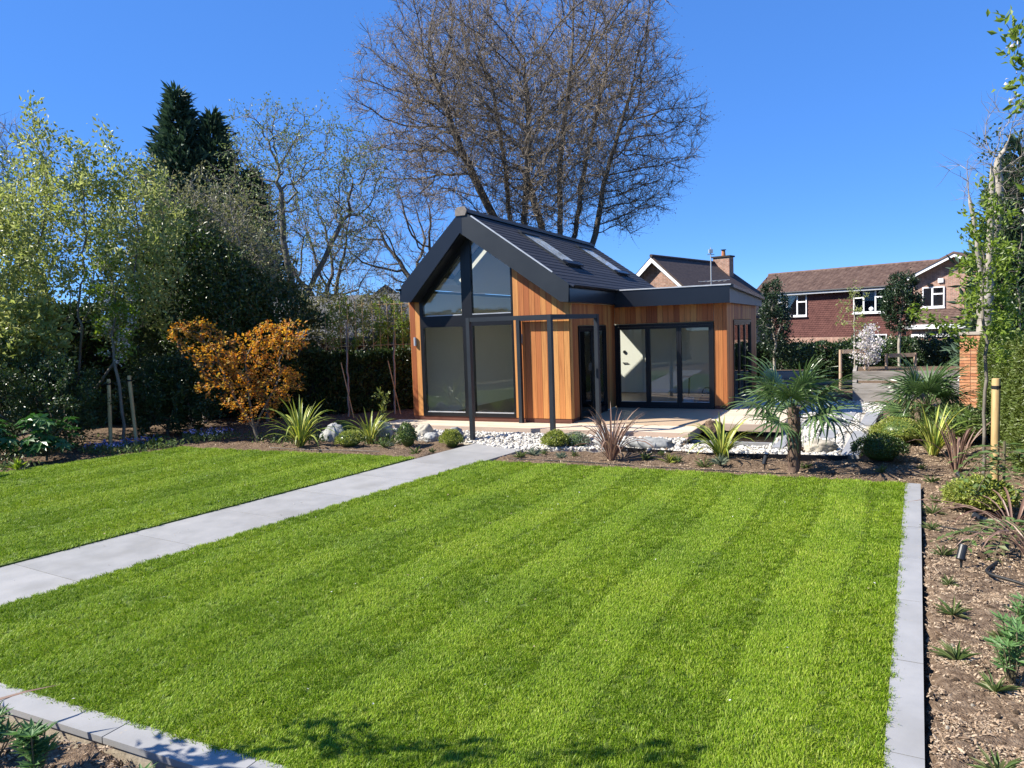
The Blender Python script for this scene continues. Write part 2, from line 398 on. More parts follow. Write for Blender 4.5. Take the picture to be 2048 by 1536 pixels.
M['l_yellow'] = leaf_mat('yellow_stripe', [(.5, .5, .09), (.62, .58, .16), (.56, .54, .11)], .3, .4, per='object')
M['l_greenedge'] = leaf_mat('green_stripe', [(.13, .2, .035), (.2, .26, .05)], .25, .4, per='object')
def grass_mat():
    m, N, L, out = new_mat('grass_blades')
    b = principled(N, .5, .35)
    g = N.new('ShaderNodeNewGeometry'); oi = N.new('ShaderNodeObjectInfo')
    r = ramp(N, [(.075, .155, .005), (.16, .28, .007), (.255, .39, .014), (.39, .475, .07), (.48, .48, .18)], [0, .3, .65, .93, 1]); L.new(g.outputs['Random Per Island'], r.inputs[0])
    tc = N.new('ShaderNodeTexCoord')
    n = N.new('ShaderNodeTexNoise'); n.inputs['Scale'].default_value = .9; n.inputs['Detail'].default_value = 4
    L.new(oi.outputs['Location'], n.inputs['Vector'])
    r2 = ramp(N, [(.8, .84, .9), (1.0, 1.0, 1.0), (1.14, 1.07, 1.15)], [.36, .5, .64]); L.new(n.outputs['Fac'], r2.inputs[0])
    mx = N.new('ShaderNodeMix'); mx.data_type = 'RGBA'; mx.blend_type = 'MULTIPLY'; mx.inputs['Factor'].default_value = 1
    L.new(r.outputs[0], mx.inputs[6]); L.new(r2.outputs[0], mx.inputs[7]); L.new(mx.outputs[2], b.inputs['Base Color'])
    t = N.new('ShaderNodeBsdfTranslucent'); L.new(mx.outputs[2], t.inputs[0])
    ms = N.new('ShaderNodeMixShader'); ms.inputs[0].default_value = .36
    L.new(b.outputs[0], ms.inputs[1]); L.new(t.outputs[0], ms.inputs[2]); L.new(ms.outputs[0], out.inputs[0])
    return m
M['grass'] = grass_mat()

# ------------------------------------------------------------------ helpers: scattering (stuff), trees, leaves
def scatter(name, pts, rot, scl, srcs, idx, label, cat, kind='stuff', parent=None):
    """one object of kind stuff: copies of small meshes on given points"""
    me = bpy.data.meshes.new(name)
    me.vertices.add(len(pts)); me.vertices.foreach_set('co', np.asarray(pts, np.float32).ravel())
    for nm, ty, key, arr in (('rot', 'FLOAT_VECTOR', 'vector', rot), ('scl', 'FLOAT_VECTOR', 'vector', scl), ('pick', 'INT', 'value', idx)):
        a = me.attributes.new(nm, ty, 'POINT')
        a.data.foreach_set(key, np.asarray(arr, np.int32 if ty == 'INT' else np.float32).ravel())
    me.update()
    o = link(name, me, parent)
    ng = bpy.data.node_groups.new(name, 'GeometryNodeTree')
    ng.interface.new_socket('Geometry', in_out='INPUT', socket_type='NodeSocketGeometry')
    ng.interface.new_socket('Geometry', in_out='OUTPUT', socket_type='NodeSocketGeometry')
    N, L = ng.nodes, ng.links
    gi, go = N.new('NodeGroupInput'), N.new('NodeGroupOutput')
    iop = N.new('GeometryNodeInstanceOnPoints'); g2i = N.new('GeometryNodeGeometryToInstance')
    iop.inputs['Pick Instance'].default_value = True
    for s in reversed(srcs):
        oi = N.new('GeometryNodeObjectInfo'); oi.inputs['Object'].default_value = s
        L.new(oi.outputs['Geometry'], g2i.inputs[0])
    def attr(nm, dt):
        a = N.new('GeometryNodeInputNamedAttribute'); a.data_type = dt; a.inputs['Name'].default_value = nm
        return a.outputs[0]
    L.new(gi.outputs[0], iop.inputs['Points']); L.new(g2i.outputs[0], iop.inputs['Instance'])
    L.new(attr('pick', 'INT'), iop.inputs['Instance Index'])
    e2r = N.new('FunctionNodeEulerToRotation'); L.new(attr('rot', 'FLOAT_VECTOR'), e2r.inputs[0])
    L.new(e2r.outputs[0], iop.inputs['Rotation']); L.new(attr('scl', 'FLOAT_VECTOR'), iop.inputs['Scale'])
    L.new(iop.outputs[0], go.inputs[0])
    md = o.modifiers.new('scatter', 'NODES'); md.node_group = ng
    return tag(o, label, cat, None, kind)

def quad_leaves(P, D, ln, wd, fold=.25, nrm=None):
    """diamond leaves: base, two sides, tip"""
    n = len(P); D = unit(D)
    rv = unit(rng.normal(size=(n, 3))) if nrm is None else unit(nrm + .35 * rng.normal(size=(n, 3)))
    S = unit(np.cross(D, rv)); U = np.cross(S, D)
    ln = np.broadcast_to(ln, (n,))[:, None]; wd = np.broadcast_to(wd, (n,))[:, None]
    mid = P + D * ln * .45
    v = np.stack([P, mid + S * wd / 2 + U * wd * fold, P + D * ln, mid - S * wd / 2 + U * wd * fold], 1)
    f = np.arange(n * 4).reshape(n, 4)
    return v.reshape(-1, 3), f

def leaf_obj(name, mat, parent, P, D, ln, wd, **kw):
    v, f = quad_leaves(np.asarray(P, float), np.asarray(D, float), ln, wd, **kw)
    return MB().add(v, f).build(name, mat, parent)

def colonize(starts, attr, step=.3, infl=2.5, kill=.5, iters=120, up=.1, jit=.15, maxn=30000):
    """grow a branching skeleton towards attraction points; starts = list of polylines (first point of later ones joins the nearest node)"""
    P = np.zeros((maxn, 3)); par = np.full(maxn, -1); n = 0
    for pl in starts:
        pl = np.asarray(pl, float)
        prev = -1
        if n: prev = int(np.argmin(((P[:n] - pl[0]) ** 2).sum(1)))
        for q in range(len(pl)):
            if q == 0:
                if prev < 0: P[n] = pl[0]; prev = n; n += 1
                continue
            seg = pl[q] - P[prev]; k = max(1, int(np.linalg.norm(seg) / step)); base = P[prev].copy()
            for t in range(1, k + 1):
                P[n] = base + seg * t / k + rng.normal(size=3) * step * .06; par[n] = prev; prev = n; n += 1
    A = np.asarray(attr, float); N = len(A)
    d2 = np.full(N, 1e9); near = np.zeros(N, int)
    def upd(i0, i1):
        nonlocal d2, near
        for c in range(i0, i1, 256):
            Q = P[c:min(c + 256, i1)]
            D = ((A[:, None] - Q[None]) ** 2).sum(2); k = D.argmin(1); m = D[np.arange(len(A)), k]
            b = m < d2; d2[b] = m[b]; near[b] = k[b] + c
    upd(0, n)
    last = {}
    for it in range(iters):
        keep = d2 > kill * kill
        A, d2, near = A[keep], d2[keep], near[keep]
        if not len(A): break
        act = d2 < infl * infl
        if not act.any(): infl *= 1.5; continue
        vec = unit(A[act] - P[near[act]]); acc = np.zeros((n, 3)); np.add.at(acc, near[act], vec)
        ids = np.unique(near[act])
        d = unit(acc[ids]); d = unit(d + np.array([0, 0, up]) + rng.normal(size=d.shape) * jit)
        n0 = n
        for i, dd in zip(ids, d):
            l = last.get(i)
            if l is not None and (len(l) > 3 or max(float(dd @ q) for q in l) > .96): continue
            last.setdefault(i, []).append(dd)
            if n >= maxn: break
            P[n] = P[i] + dd * step; par[n] = i; n += 1
        if n == n0 or n >= maxn: break
        upd(n0, n)
    return P[:n].copy(), par[:n].copy()

def radii(par, r0=.006, e=2.3, rmax=None):
    n = len(par); acc = np.zeros(n); nch = np.zeros(n, int)
    r = np.zeros(n)
    for i in range(n - 1, -1, -1):
        r[i] = r0 if acc[i] == 0 else acc[i] ** (1 / e)
        if par[i] >= 0: acc[par[i]] += r[i] ** e; nch[par[i]] += 1
    if rmax: r = np.where(r > r0 * 2, r * (1 + (rmax / r.max() - 1) * (r / r.max()) ** .5), r)
    return r, nch

def skeleton_mesh(mb, P, par, r, ks=((.045, 8), (.014, 5), (0, 3)), m=0):
    n = len(P); d = np.zeros((n, 3)); has = par >= 0
    d[has] = unit(P[has] - P[par[has]])
    main = np.full(n, -1)
    for i in range(n):
        p = par[i]
        if p >= 0 and (main[p] < 0 or r[i] > r[main[p]]): main[p] = i
    seg = np.where(has)[0]; pp = par[seg]
    ismain = main[pp] == seg
    d0 = np.where((ismain & (par[pp] >= 0))[:, None], d[pp], d[seg])
    rs = np.where(ismain, r[pp], np.minimum(r[pp], r[seg] * 1.15)); re = r[seg]
    hi = 1e9
    ref = np.array([.31, .57, .76])
    for lo, k in ks:
        s = (re >= lo) & (re < hi); hi = lo
        if not s.any(): continue
        th = np.arange(k) * 2 * np.pi / k
        def ring(c, dd, rr):
            a = unit(np.cross(dd, ref)); b = np.cross(dd, a)
            return c[:, None] + rr[:, None, None] * (np.cos(th)[None, :, None] * a[:, None] + np.sin(th)[None, :, None] * b[:, None])
        v = np.concatenate([ring(P[pp[s]], d0[s], rs[s]), ring(P[seg[s]], d[seg[s]], re[s])], 1)
        q = np.arange(s.sum())[:, None] * 2 * k; j = np.arange(k)[None]; j2 = (j + 1) % k
        f = np.stack([q + j, q + j2, q + k + j2, q + k + j], -1).reshape(-1, 4)
        mb.add(v.reshape(-1, 3), f, m)
    return d

def add_twigs(mb, P, D, ln, r, spread=.7, up=.25, k=1, m=0):
    P = np.repeat(P, k, 0); D = np.repeat(D, k, 0); n = len(P)
    d1 = unit(D + spread * rng.normal(size=(n, 3)) + np.array([0, 0, up])); d2 = unit(d1 + .35 * rng.normal(size=(n, 3)) + np.array([0, 0, up * .5]))
    L = (ln * rng.uniform(.5, 1.3, n))[:, None]
    p1 = P + d1 * L * .55; p2 = p1 + d2 * L * .5
    ref = np.array([.31, .57, .76]); a = unit(np.cross(d1, ref)); b = np.cross(d1, a)
    th = np.arange(3) * 2 * np.pi / 3; off = np.cos(th)[None, :, None] * a[:, None] + np.sin(th)[None, :, None] * b[:, None]
    rr = (r * rng.uniform(.7, 1.2, n))[:, None, None]
    v = np.concatenate([P[:, None] + off * rr, p1[:, None] + off * rr * .75, p2[:, None]], 1).reshape(-1, 3)
    q = np.arange(n)[:, None] * 7
    j = np.arange(3)[None]; j2 = (j + 1) % 3
    f1 = np.stack([q + j, q + j2, q + 3 + j2, q + 3 + j], -1).reshape(-1, 4)
    f2 = np.stack([q + 3 + j, q + 3 + j2, q + 6 + 0 * j], -1).reshape(-1, 3)
    n0 = mb.n
    mb.add(v, f1, m); mb.fl.append((f2 + n0).ravel()); mb.fs.append(np.full(len(f2), 3)); mb.fm.append(np.full(len(f2), m))
    return p2, d2, p1

def ellipsoid(c, r, n, shell=0.0):
    v = unit(rng.normal(size=(n, 3))); q = rng.uniform(shell ** 3, 1, n) ** (1 / 3)
    return np.asarray(c) + v * q[:, None] * np.asarray(r)

# ================================================================== THE SETTING
BU, BV, BO = np.array([math.cos(.449), -math.sin(.449)]), np.array([math.sin(.449), math.cos(.449)]), np.array([1.284, 15.962])
def uv(u, v):                      # garden-room axes to world
    p = BO + u * BU + v * BV
    return (float(p[0]), float(p[1]))
BZ = .174

LAWN_R = [(-.56, 12.74), (5.32, 9.91), (1.23, 2.51), (-5.01, 5.52)]
LAWN_L = [(-1.83, 13.3), (-7.08, 15.55), (-9.3, 13.1), (-12.3, 9.3), (-8.1, 3.02)]

PATH_P = [(-8.1, 3.25), (-.68, 15.3), (.56, 14.5), (-6.85, 2.5)]
KERB_P = [(1.29, 2.65), (5.3, 9.93), (5.5, 9.83), (1.49, 2.55)]
KERB_Q = [(-5.1, 5.6), (1.33, 2.52), (1.25, 2.3), (-5.2, 5.36)]
def sheet(name, poly, z0, z1, mat):
    return tag(MB().prism(poly, z0, z1, 'z').build(name, mat), kind='structure')

tag(box('ground', M['earth'], None, (-400, 400), (-200, 900), (-.6, -.25)), kind='structure')

# planting beds: one sheet of lumpy soil under and round the lawns
def soil_sheet():
    nx, ny = 330, 300
    xs = np.linspace(-13, 12.5, nx); ys = np.linspace(-3, 24, ny)
    X, Y = np.meshgrid(xs, ys)
    Z = np.full_like(X, -.05)
    for a, k in ((.028, .9), (.02, 2.3), (.016, 5.1), (.012, 11.0), (.009, 19.0)):
        for _ in range(3):
            t = rng.uniform(0, 6.28); Z += a * .6 * np.sin(k * (X * math.cos(t) + Y * math.sin(t)) + rng.uniform(0, 6.28))
    Z += rng.normal(size=Z.shape) * .007
    P = np.c_[X.ravel(), Y.ravel()]
    for poly in (LAWN_R, LAWN_L):
        m = in_poly(P, poly); Z.ravel()[m] = -.2
    d = P - BO; u = d @ BU; v = d @ BV
    flat = (u > -5) & (u < 6.0) & (v > -1.75) & (v < 9.5); Z.ravel()[flat] = -.2
    for poly in (PATH_P, KERB_P, KERB_Q):
        Z.ravel()[in_poly(P, poly)] = -.2
    i = np.arange(ny - 1)[:, None] * nx + np.arange(nx - 1)[None]
    f = np.stack([i, i + 1, i + nx + 1, i + nx], -1).reshape(-1, 4)
    o = MB().add(np.c_[P, Z.ravel()], f).build('soil', M['soil'], smooth=True)
    return tag(o, kind='structure'), (xs, ys, Z)
soil, SOIL = soil_sheet()
def soil_z(x, y):
    xs, ys, Z = SOIL
    i = np.clip(np.searchsorted(ys, y) - 1, 0, len(ys) - 2); j = np.clip(np.searchsorted(xs, x) - 1, 0, len(xs) - 2)
    return Z[i, j]
def gz(x, y):
    return float(max(soil_z(np.array(x), np.array(y)), -.09))

lawn_r = sheet('lawn', LAWN_R, -.3, -.012, M['lawnbase'])
lawn_l = sheet('lawn', LAWN_L, -.3, -.012, M['lawnbase'])

# paths and kerbs of grey slabs
def slab_run(name, a, b, w, n, z, th=.04, gap=.009, lens=None, group_kind='structure'):
    """slabs laid end to end from a to b, a and b on the left edge; w to the right"""
    a, b = np.array(a), np.array(b); L = np.linalg.norm(b - a); d = (b - a) / L; nn = np.array([d[1], -d[0]])
    root = tag(empty(name, (a[0], a[1], z), math.atan2(d[1], d[0])), kind=group_kind)
    step = L / n
    for k in range(n):
        mb = MB().prism([(k * step + gap / 2, 0), ((k + 1) * step - gap / 2, 0), ((k + 1) * step - gap / 2, -w), (k * step + gap / 2, -w)], -th, random.uniform(-.0015, .0015), 'z')
        mb.build('paving_slab', M['paving'], root)
    MB().box((0, L), (-w + .012, -.012), (-.25, -th - .002)).build('mortar_bed', M['paving_side'], root)
    return root
slab_run('path', (-7.98, 3.23), (-.60, 15.23), 1.33, 11, -.028)
slab_run('kerb', (1.31, 2.66), (5.32, 9.91), .185, 7, -.004)
slab_run('kerb', (-5.1, 5.565), (1.33, 2.49), .185, 7, -.004)

# grass: copies of small tufts on points spread over both lawns; mown in stripes, blades lean with the mower
def tuft(seed, nb, h, rad, lean):
    r = np.random.default_rng(seed)
    P = np.c_[r.normal(0, rad, nb), r.normal(0, rad, nb), np.zeros(nb)]
    az = r.uniform(0, 6.28, nb); ln = h * r.uniform(.55, 1.2, nb); t = r.uniform(.1, .55, nb)
    D = unit(np.c_[np.cos(az) * t + lean, np.sin(az) * t, np.ones(nb)])
    D2 = unit(D + np.c_[np.cos(az) * .35 + lean, np.sin(az) * .35, -.15 * np.ones(nb)])
    S = np.c_[-np.sin(az), np.cos(az), 0 * az] * (r.uniform(.0016, .003, nb)[:, None])
    p1 = P + D * (ln * .55)[:, None]; p2 = p1 + D2 * (ln * .5)[:, None]
    v = np.stack([P - S, P + S, p1 + S * .8, p1 - S * .8, p2], 1).reshape(-1, 3)
    q = np.arange(nb)[:, None] * 5
    mb = MB().add(v, np.concatenate([q, q + 1, q + 2, q + 3], 1))
    f2 = np.concatenate([q + 3, q + 2, q + 4], 1); mb.fl.append(f2.ravel()); mb.fs.append(np.full(nb, 3)); mb.fm.append(np.zeros(nb))
    return link('tuft', mb.mesh('tuft', M['grass']), hidden=True)
tufts = [tuft(i, 30, .029, .019, .47) for i in range(5)]
def lawn_points(poly, lo, hi):
    p = np.array(poly); mn, mx = p.min(0), p.max(0); n = int((mx - mn).prod() * hi)
    Q = rng.uniform(mn, mx, (n, 2)); Q = Q[in_poly(Q, poly)]
    dist = np.hypot(Q[:, 0], Q[:, 1]); keep = np.clip((5.0 / dist) ** 1.3, lo / hi, 1)
    Q = Q[rng.uniform(size=len(Q)) < keep]
    vis = np.abs(Q[:, 0]) < .80 * Q[:, 1] + 1.2
    return Q[vis]
def grass_obj(poly, az, wid, off, label):
    Q = lawn_points(poly, 330, 1500)
    s = np.array([math.cos(az), -math.sin(az)])                       # across the stripes
    t = Q @ s + .04 * np.sin(Q @ np.array([math.sin(az), math.cos(az)]) * 1.3)
    tt = t / wid + off + .12 * np.sin(t * 2.1); cell = np.floor(tt); f = tt - cell
    line = (f < .16) & (rng.uniform(size=len(Q)) < .97)                 # the mower's wheel lines
    sgn = np.where(cell % 2 == 0, .58, -.1) + rng.normal(0, .42, len(Q)); sgn[line] = -1
    along = math.pi / 2 - az
    rz = np.where(sgn > 0, along, along + math.pi) + rng.normal(0, .35, len(Q))
    dist = np.hypot(Q[:, 0], Q[:, 1]); k = rng.uniform(.75, 1.25, len(Q)) * np.clip(.85 + dist * .035, 1, 1.5)
    n = len(Q)
    scatter('grass', np.c_[Q, np.full(n, -.014)], np.c_[rng.normal(0, .08, n), rng.normal(0, .08, n), rz], np.c_[k, k, k * np.where(line, .68, 1.0)], tufts, rng.integers(0, len(tufts), n), label, 'grass')
grass_obj(LAWN_R, R(29), .55, .1, 'short striped green grass of the large lawn beside the grey kerb')
grass_obj(LAWN_L, R(30), .6, .3, 'short green grass of the smaller lawn across the path')

def litter():
    sh = [link('petal', MB().add([(-.5, 0, 0), (0, .35, .12), (.5, 0, .02), (0, -.35, .1)], np.array([[0, 1, 2, 3]])).mesh('petal', m_), hidden=True) for m_ in (M['l_white'], M['chip'])]
    Q = np.concatenate([rng.uniform((-6, 3), (5.5, 14), (220, 2))]); Q = Q[in_poly(Q, LAWN_R) | in_poly(Q, PATH_P) | in_poly(Q, LAWN_L)]
    n = len(Q); z = np.where(in_poly(Q, PATH_P), -.022, .018); k = rng.uniform(.012, .028, n)
    scatter('fallen_petals', np.c_[Q, z], np.c_[rng.normal(0, .3, (n, 2)), rng.uniform(0, 6, n)], np.c_[k, k, k], sh, (rng.uniform(size=n) < .5).astype(int), 'scattered fallen petals and dry leaf bits on lawn and path', 'petals')
litter()

# ------------------------------------------------------------------ bark mulch and pebbles
def blob(seed, sx, sy, sz, n=1, rough=False):
    r = np.random.default_rng(seed)
    import bmesh
    bm = bmesh.new(); bmesh.ops.create_icosphere(bm, subdivisions=n, radius=1)
    v = np.array([q.co[:] for q in bm.verts]); f = np.array([[q.index for q in p.verts] for p in bm.faces]); bm.free()
    d = unit(r.normal(size=(7, 3))); a = r.uniform(-.28, .28, 7)
    v = v * (1 + np.maximum(0, v @ d.T - .3) @ a)[:, None] * (1 + r.normal(0, .035, len(v)))[:, None] * np.array([sx, sy, sz])
    for k, a_ in ((2.6, .07), (5.5, .045), (11, .03)) if rough else ():
        ph = r.uniform(0, 6.28, (3, 3)); w = r.normal(size=(3, 3)); w = w / np.linalg.norm(w, axis=1)[:, None] * k
        v = v * (1 + a_ * np.sin((v / np.array([sx, sy, sz])) @ w.T + ph[0]).sum(1))[:, None]
    return v, f
def src_blob(seed, s, mat, n=1, smooth=True, rough=False):
    v, f = blob(seed, *s, n, rough); return link('piece', MB().add(v, f).mesh('piece', mat, smooth), hidden=True)
chips = [src_blob(40 + i, (.5 + .25 * (i % 3), .28 + .1 * (i % 2), .10 + .05 * (i % 2)), M['chip'], 1, False) for i in range(6)]
BED_R = [(1.42, 2.6), (5.52, 9.95), (6.0, 11.2), (9.6, 17.6), (10.4, 17.0), (7.6, 10.8), (7.2, 8.2), (4.2, 2.2)]
BED_F = [(-.1, 13.45), (-.4, 12.85), (5.32, 10.08), (6.6, 10.6), (6.4, 12.0), (5.55, 11.9), (1.9, 13.7)]
BED_L = [(-1.75, 13.45), (-7.05, 15.75), (-7.4, 17.2), (-3.2, 17.5), (-1.0, 14.9)]
BED_N = [(-5.2, 5.4), (1.3, 2.2), (0, 1.2), (-5.5, 3.4)]
BED_LL = [(-7.0, 15.7), (-9.3, 13.3), (-12.3, 9.6), (-13, 14), (-9, 18)]
def mulch():
    pts = []
    for poly, hi in ((BED_R, 10500), (BED_F, 3200), (BED_L, 1800), (BED_N, 9000), (BED_LL, 350)):
        p = np.array(poly); mn, mx = p.min(0), p.max(0)
        Q = rng.uniform(mn, mx, (int((mx - mn).prod() * hi), 2)); Q = Q[in_poly(Q, poly)]
        dist = np.hypot(Q[:, 0], Q[:, 1]); keep = np.clip((5 / dist) ** 1.2, .1, 1); Q = Q[rng.uniform(size=len(Q)) < keep]
        pts.append(Q[np.abs(Q[:, 0]) < .80 * Q[:, 1] + .6])
    Q = np.concatenate(pts)
    for poly in (LAWN_R, LAWN_L): Q = Q[~in_poly(Q, poly)]
    for poly in (PATH_P, KERB_P, KERB_Q): Q = Q[~in_poly(Q, poly)]
    n = len(Q); dist = np.hypot(Q[:, 0], Q[:, 1])
    k = rng.lognormal(math.log(.0092), .45, n) * np.clip(.85 + dist * .04, 1, 1.6)
    z = soil_z(Q[:, 0], Q[:, 1]) + k * .1
    scatter('bark_mulch', np.c_[Q, z], np.c_[rng.normal(0, .35, n), rng.normal(0, .35, n), rng.uniform(0, 6.28, n)], np.c_[k, k, k], chips, rng.integers(0, 6, n),
            'loose brown bark chips covering the planting beds', 'mulch')
    # bigger clods and stones
    m = 1500; i = rng.choice(n, m, replace=False); k = rng.lognormal(math.log(.014), .45, m)
    clods = [src_blob(60 + i, (1, .75, .55), M['soil'], 2, False, True) for i in range(3)] + [src_blob(70, (1, .7, .5), M['boulder'], 1)]
    scatter('soil_clods', np.c_[Q[i], z[i]], rng.uniform(0, 6.28, (m, 3)), np.c_[k, k, k], clods, rng.choice(4, m, p=[.32, .31, .31, .06]), 'dark crumbly clods lying on the planting beds', 'soil')
mulch()

DECK_V0 = -.9
PEB = [(-4.3, -1.0), (-2.9, -1.75), (-1.75, -1.72), (-1.3, -1.9), (-.7, -2.2), (.0, -2.35), (1.6, -1.85), (3.2, -2.1), (5.5, -1.8), (6.1, 4.5), (6.3, 6.6), (5.6, 7.3), (4.2, 7.3), (4.2, -1.0)]
SLABS = [(4.27, -1.2, 4.45, 1.15), (4.47, 1.3, 4.65, 3.4), (4.93, .15, 5.23, 1.25), (5.14, 2.0, 5.44, 4.6), (5.4, -1.7, 5.68, 1.2), (5.66, 2.15, 5.94, 4.5)]
def pebbles():
    sh = [src_blob(80 + i, (1, .78 + .1 * (i % 3), .55 + .06 * (i % 2)), M['pebble'], 2) for i in range(6)]
    tag(MB().prism([uv(*p) for p in PEB], -.12, -.045, 'z').build('gravel_bed', M['pebble']), kind='structure')
    tag(MB().prism([uv(*q) for q in ((-4.3, -1.0), (-2.9, -1.4), (1.0, -1.4), (1.0, -.94), (-4.3, -.94))], -.11, .03, 'z').build('gravel_bank', M['pebble']), kind='structure')
    p = np.array(PEB); mn, mx = p.min(0), p.max(0); area = (mx - mn).prod()
    Q = rng.uniform(mn, mx, (int(area * 620), 2)); Q = Q[in_poly(Q, PEB)]
    u, v = Q.T
    ok = ~((u > 2.72) & (u < 4.25) & (v > -.62)) & ~((u < 2.8) & (v > DECK_V0 - .02))
    for a, b, c, d in SLABS: ok &= ~((u > a - .01) & (u < c + .01) & (v > b - .01) & (v < d + .01))
    Q = Q[ok]; n = len(Q); W = BO + Q[:, :1] * BU + Q[:, 1:] * BV
    k = rng.lognormal(math.log(.027), .28, n)
    scatter('pebbles', np.c_[W, -.04 + rng.uniform(0, .035, n) + np.where(Q[:, 0] < 2.7, .1 * np.clip((Q[:, 1] + 1.7) / .5, 0, 1), 0)], np.c_[rng.normal(0, .3, n), rng.normal(0, .3, n), rng.uniform(0, 6.28, n)], np.c_[k, k, k], sh, rng.integers(0, 6, n),
            'white rounded pebbles spread round the deck and pond', 'pebbles')
pebbles()
GR = tag(empty('stepping_pavement', (*uv(0, 0), 0), -.449), kind='structure')
for a, b, c, d in SLABS:
    sk = .055
    MB().prism([(a, b), (c, b), (c + sk * (d - b), d), (a + sk * (d - b), d)], -.06, .015, 'z').build('paving_slab', M['paving'], GR)
# pond
pr = tag(empty('pond', (*uv(0, 0), 0), -.449), kind='structure')
MB().box((2.78, 4.24), (-.56, 3.0), (-.2, -.075)).build('water', M['water'], pr)
MB().box((2.7, 4.26), (-.66, -.57), (-.2, -.005)).build('pond_edge', M['paving'], pr)
# black steel edging between pebbles and soil
er = thing('edging_strip', 'thin black steel edging between white pebbles and mulched bed', 'edging', (0, 0, 0))
for a, b in ((1.6, -1.87), (3.2, -2.12)), ((3.2, -2.12), (5.5, -1.82)), ((5.5, -1.82), (6.12, 4.5)):
    pa, pb = uv(*a), uv(*b)
    MB().obox((*pa, -.03), (*pb, -.03), .008, .1).build('steel_strip', M['frame'], er)

# deck of timber boards along the garden room
dk = tag(empty('deck', (*uv(0, 0), BZ), -.449), kind='structure')
row, v = 0, DECK_V0
while v < 7.0:
    v1 = v + .142
    runs = []
    if v1 <= 0.0: runs.append((-4.45, 2.72))
    elif v1 <= 3.12: runs.append((.02 if v > 0 else -.02, 2.72 if v < .56 else 4.25))
    else: runs.append((2.83, 4.25))
    for a, b in runs:
        if b - a > 4:
            c = a + (b - a) * (.38 if row % 2 else .62); parts = [(a, c - .002), (c + .002, b)]
        else: parts = [(a, b)]
        for p, q in parts:
            MB().box((p, q), (v, v1 - .005), (-.028, random.uniform(-.001, .001))).build('deck_board', M['deck'], dk)
    v = v1; row += 1
MB().box((-4.45, 2.72), (DECK_V0 - .022, DECK_V0 - .001), (-.15, .0)).build('deck_fascia', M['deck_edge'], dk)
MB().box((2.722, 4.27), (.52, .545), (-.135, .0)).build('deck_fascia', M['deck_edge'], dk)
MB().box((4.252, 4.275), (.546, 7.1), (-.14, .0)).build('deck_fascia', M['deck_edge'], dk)
MB().box((2.722, 2.742), (DECK_V0, .518), (-.15, .0)).build('deck_fascia', M['deck_edge'], dk)
MB().box((-4.4, 2.7), (DECK_V0 + .02, 0), (-.17, -.03)).box((2.0, 4.2), (.62, 6.9), (-.03 - .06, -.03)).build('deck_joists', M['darkwall'], dk)
MB().box((1.0, 2.72), (DECK_V0 - .14, DECK_V0 - .03), (-.2, -.09)).build('stone_step', M['deck_edge'], dk)

# ================================================================== GARDEN ROOM
gr = thing('garden_room', 'cedar clad garden room with steep slate roof, glazed gable and flat roofed side wing', 'building', (*uv(0, 0), BZ), -.449)
UA, ZA = -2.335, 4.78
aR, aL = math.atan(.709), math.atan(.95)
def zin_r(u): return 4.28 - .695 * (u + 2.39)
def zin_l(u): return 2.80 + 1.072 * (u + 3.77)
def clad(poly, a, b, ax):
    return MB().prism(poly, a, b, ax).build('cedar_board', M['cedar'], gr)
def board_run(x0, x1, w=.135):
    n = max(1, round((x1 - x0) / w)); s = (x1 - x0) / n; return [(x0 + i * s + .003, x0 + (i + 1) * s - .003) for i in range(n)]
# front gable boards
for a, b in board_run(-4.065, -3.79, .138): clad([(a, .1), (b, .1), (b, zin_l(max(b, -3.8)) + .15), (a, 2.95)], -.022, 0, 'y')
for a, b in board_run(-1.33, 0.0, .133): clad([(a, .1), (b, .1), (b, zin_r(b) + .06), (a, zin_r(a) + .06)], -.022, 0, 'y')
# side wall of the gable block
for a, b in board_run(0.0, .44, .11): clad([(a, .1), (b, .1), (b, 2.62), (a, 2.62)], .002, .024, 'x')
for a, b in board_run(.44, 2.36, .135): clad([(a, 2.13), (b, 2.13), (b, 2.62), (a, 2.62)], .002, .024, 'x')
for a, b in board_run(2.36, 3.12, .127): clad([(a, .05), (b, .05), (b, 2.62), (a, 2.62)], .002, .024, 'x')
# wing front
for a, b in board_run(.03, 2.49, .137): clad([(a, 2.13), (b, 2.13), (b, 2.56), (a, 2.56)], 3.105, 3.128, 'y')
for a, b in board_run(2.495, 2.797, .1): clad([(a, .1), (b, .1), (b, 2.56), (a, 2.56)], 3.105, 3.128, 'y')
# wing side
for a, b in board_run(3.13, 4.02, .127): clad([(a, .1), (b, .1), (b, 2.56), (a, 2.56)], 2.776, 2.799, 'x')
for a, b in board_run(4.02, 7.12, .135): clad([(a, 2.16), (b, 2.16), (b, 2.56), (a, 2.56)], 2.776, 2.799, 'x')
for a, b in board_run(7.12, 8.31, .132): clad([(a, .1), (b, .1), (b, 2.56), (a, 2.56)], 2.776, 2.799, 'x')
# rear and far side: the same cladding, out of sight
for a, b in board_run(0, 8.2, .16): clad([(a, .1), (b, .1), (b, 2.9), (a, 2.9)], -4.087, -4.066, 'x')
# plinth
MB().box((-4.06, 0.0), (-.012, .03), (0, .097)).build('plinth', M['plinth'], gr)
MB().box((-.03, .016), (.032, .44), (0, .097)).build('plinth', M['plinth'], gr)
MB().box((2.5, 2.787), (3.115, 3.15), (0, .097)).build('plinth', M['plinth'], gr)
MB().box((2.75, 2.789), (3.152, 8.3), (0, .097)).build('plinth', M['plinth'], gr)
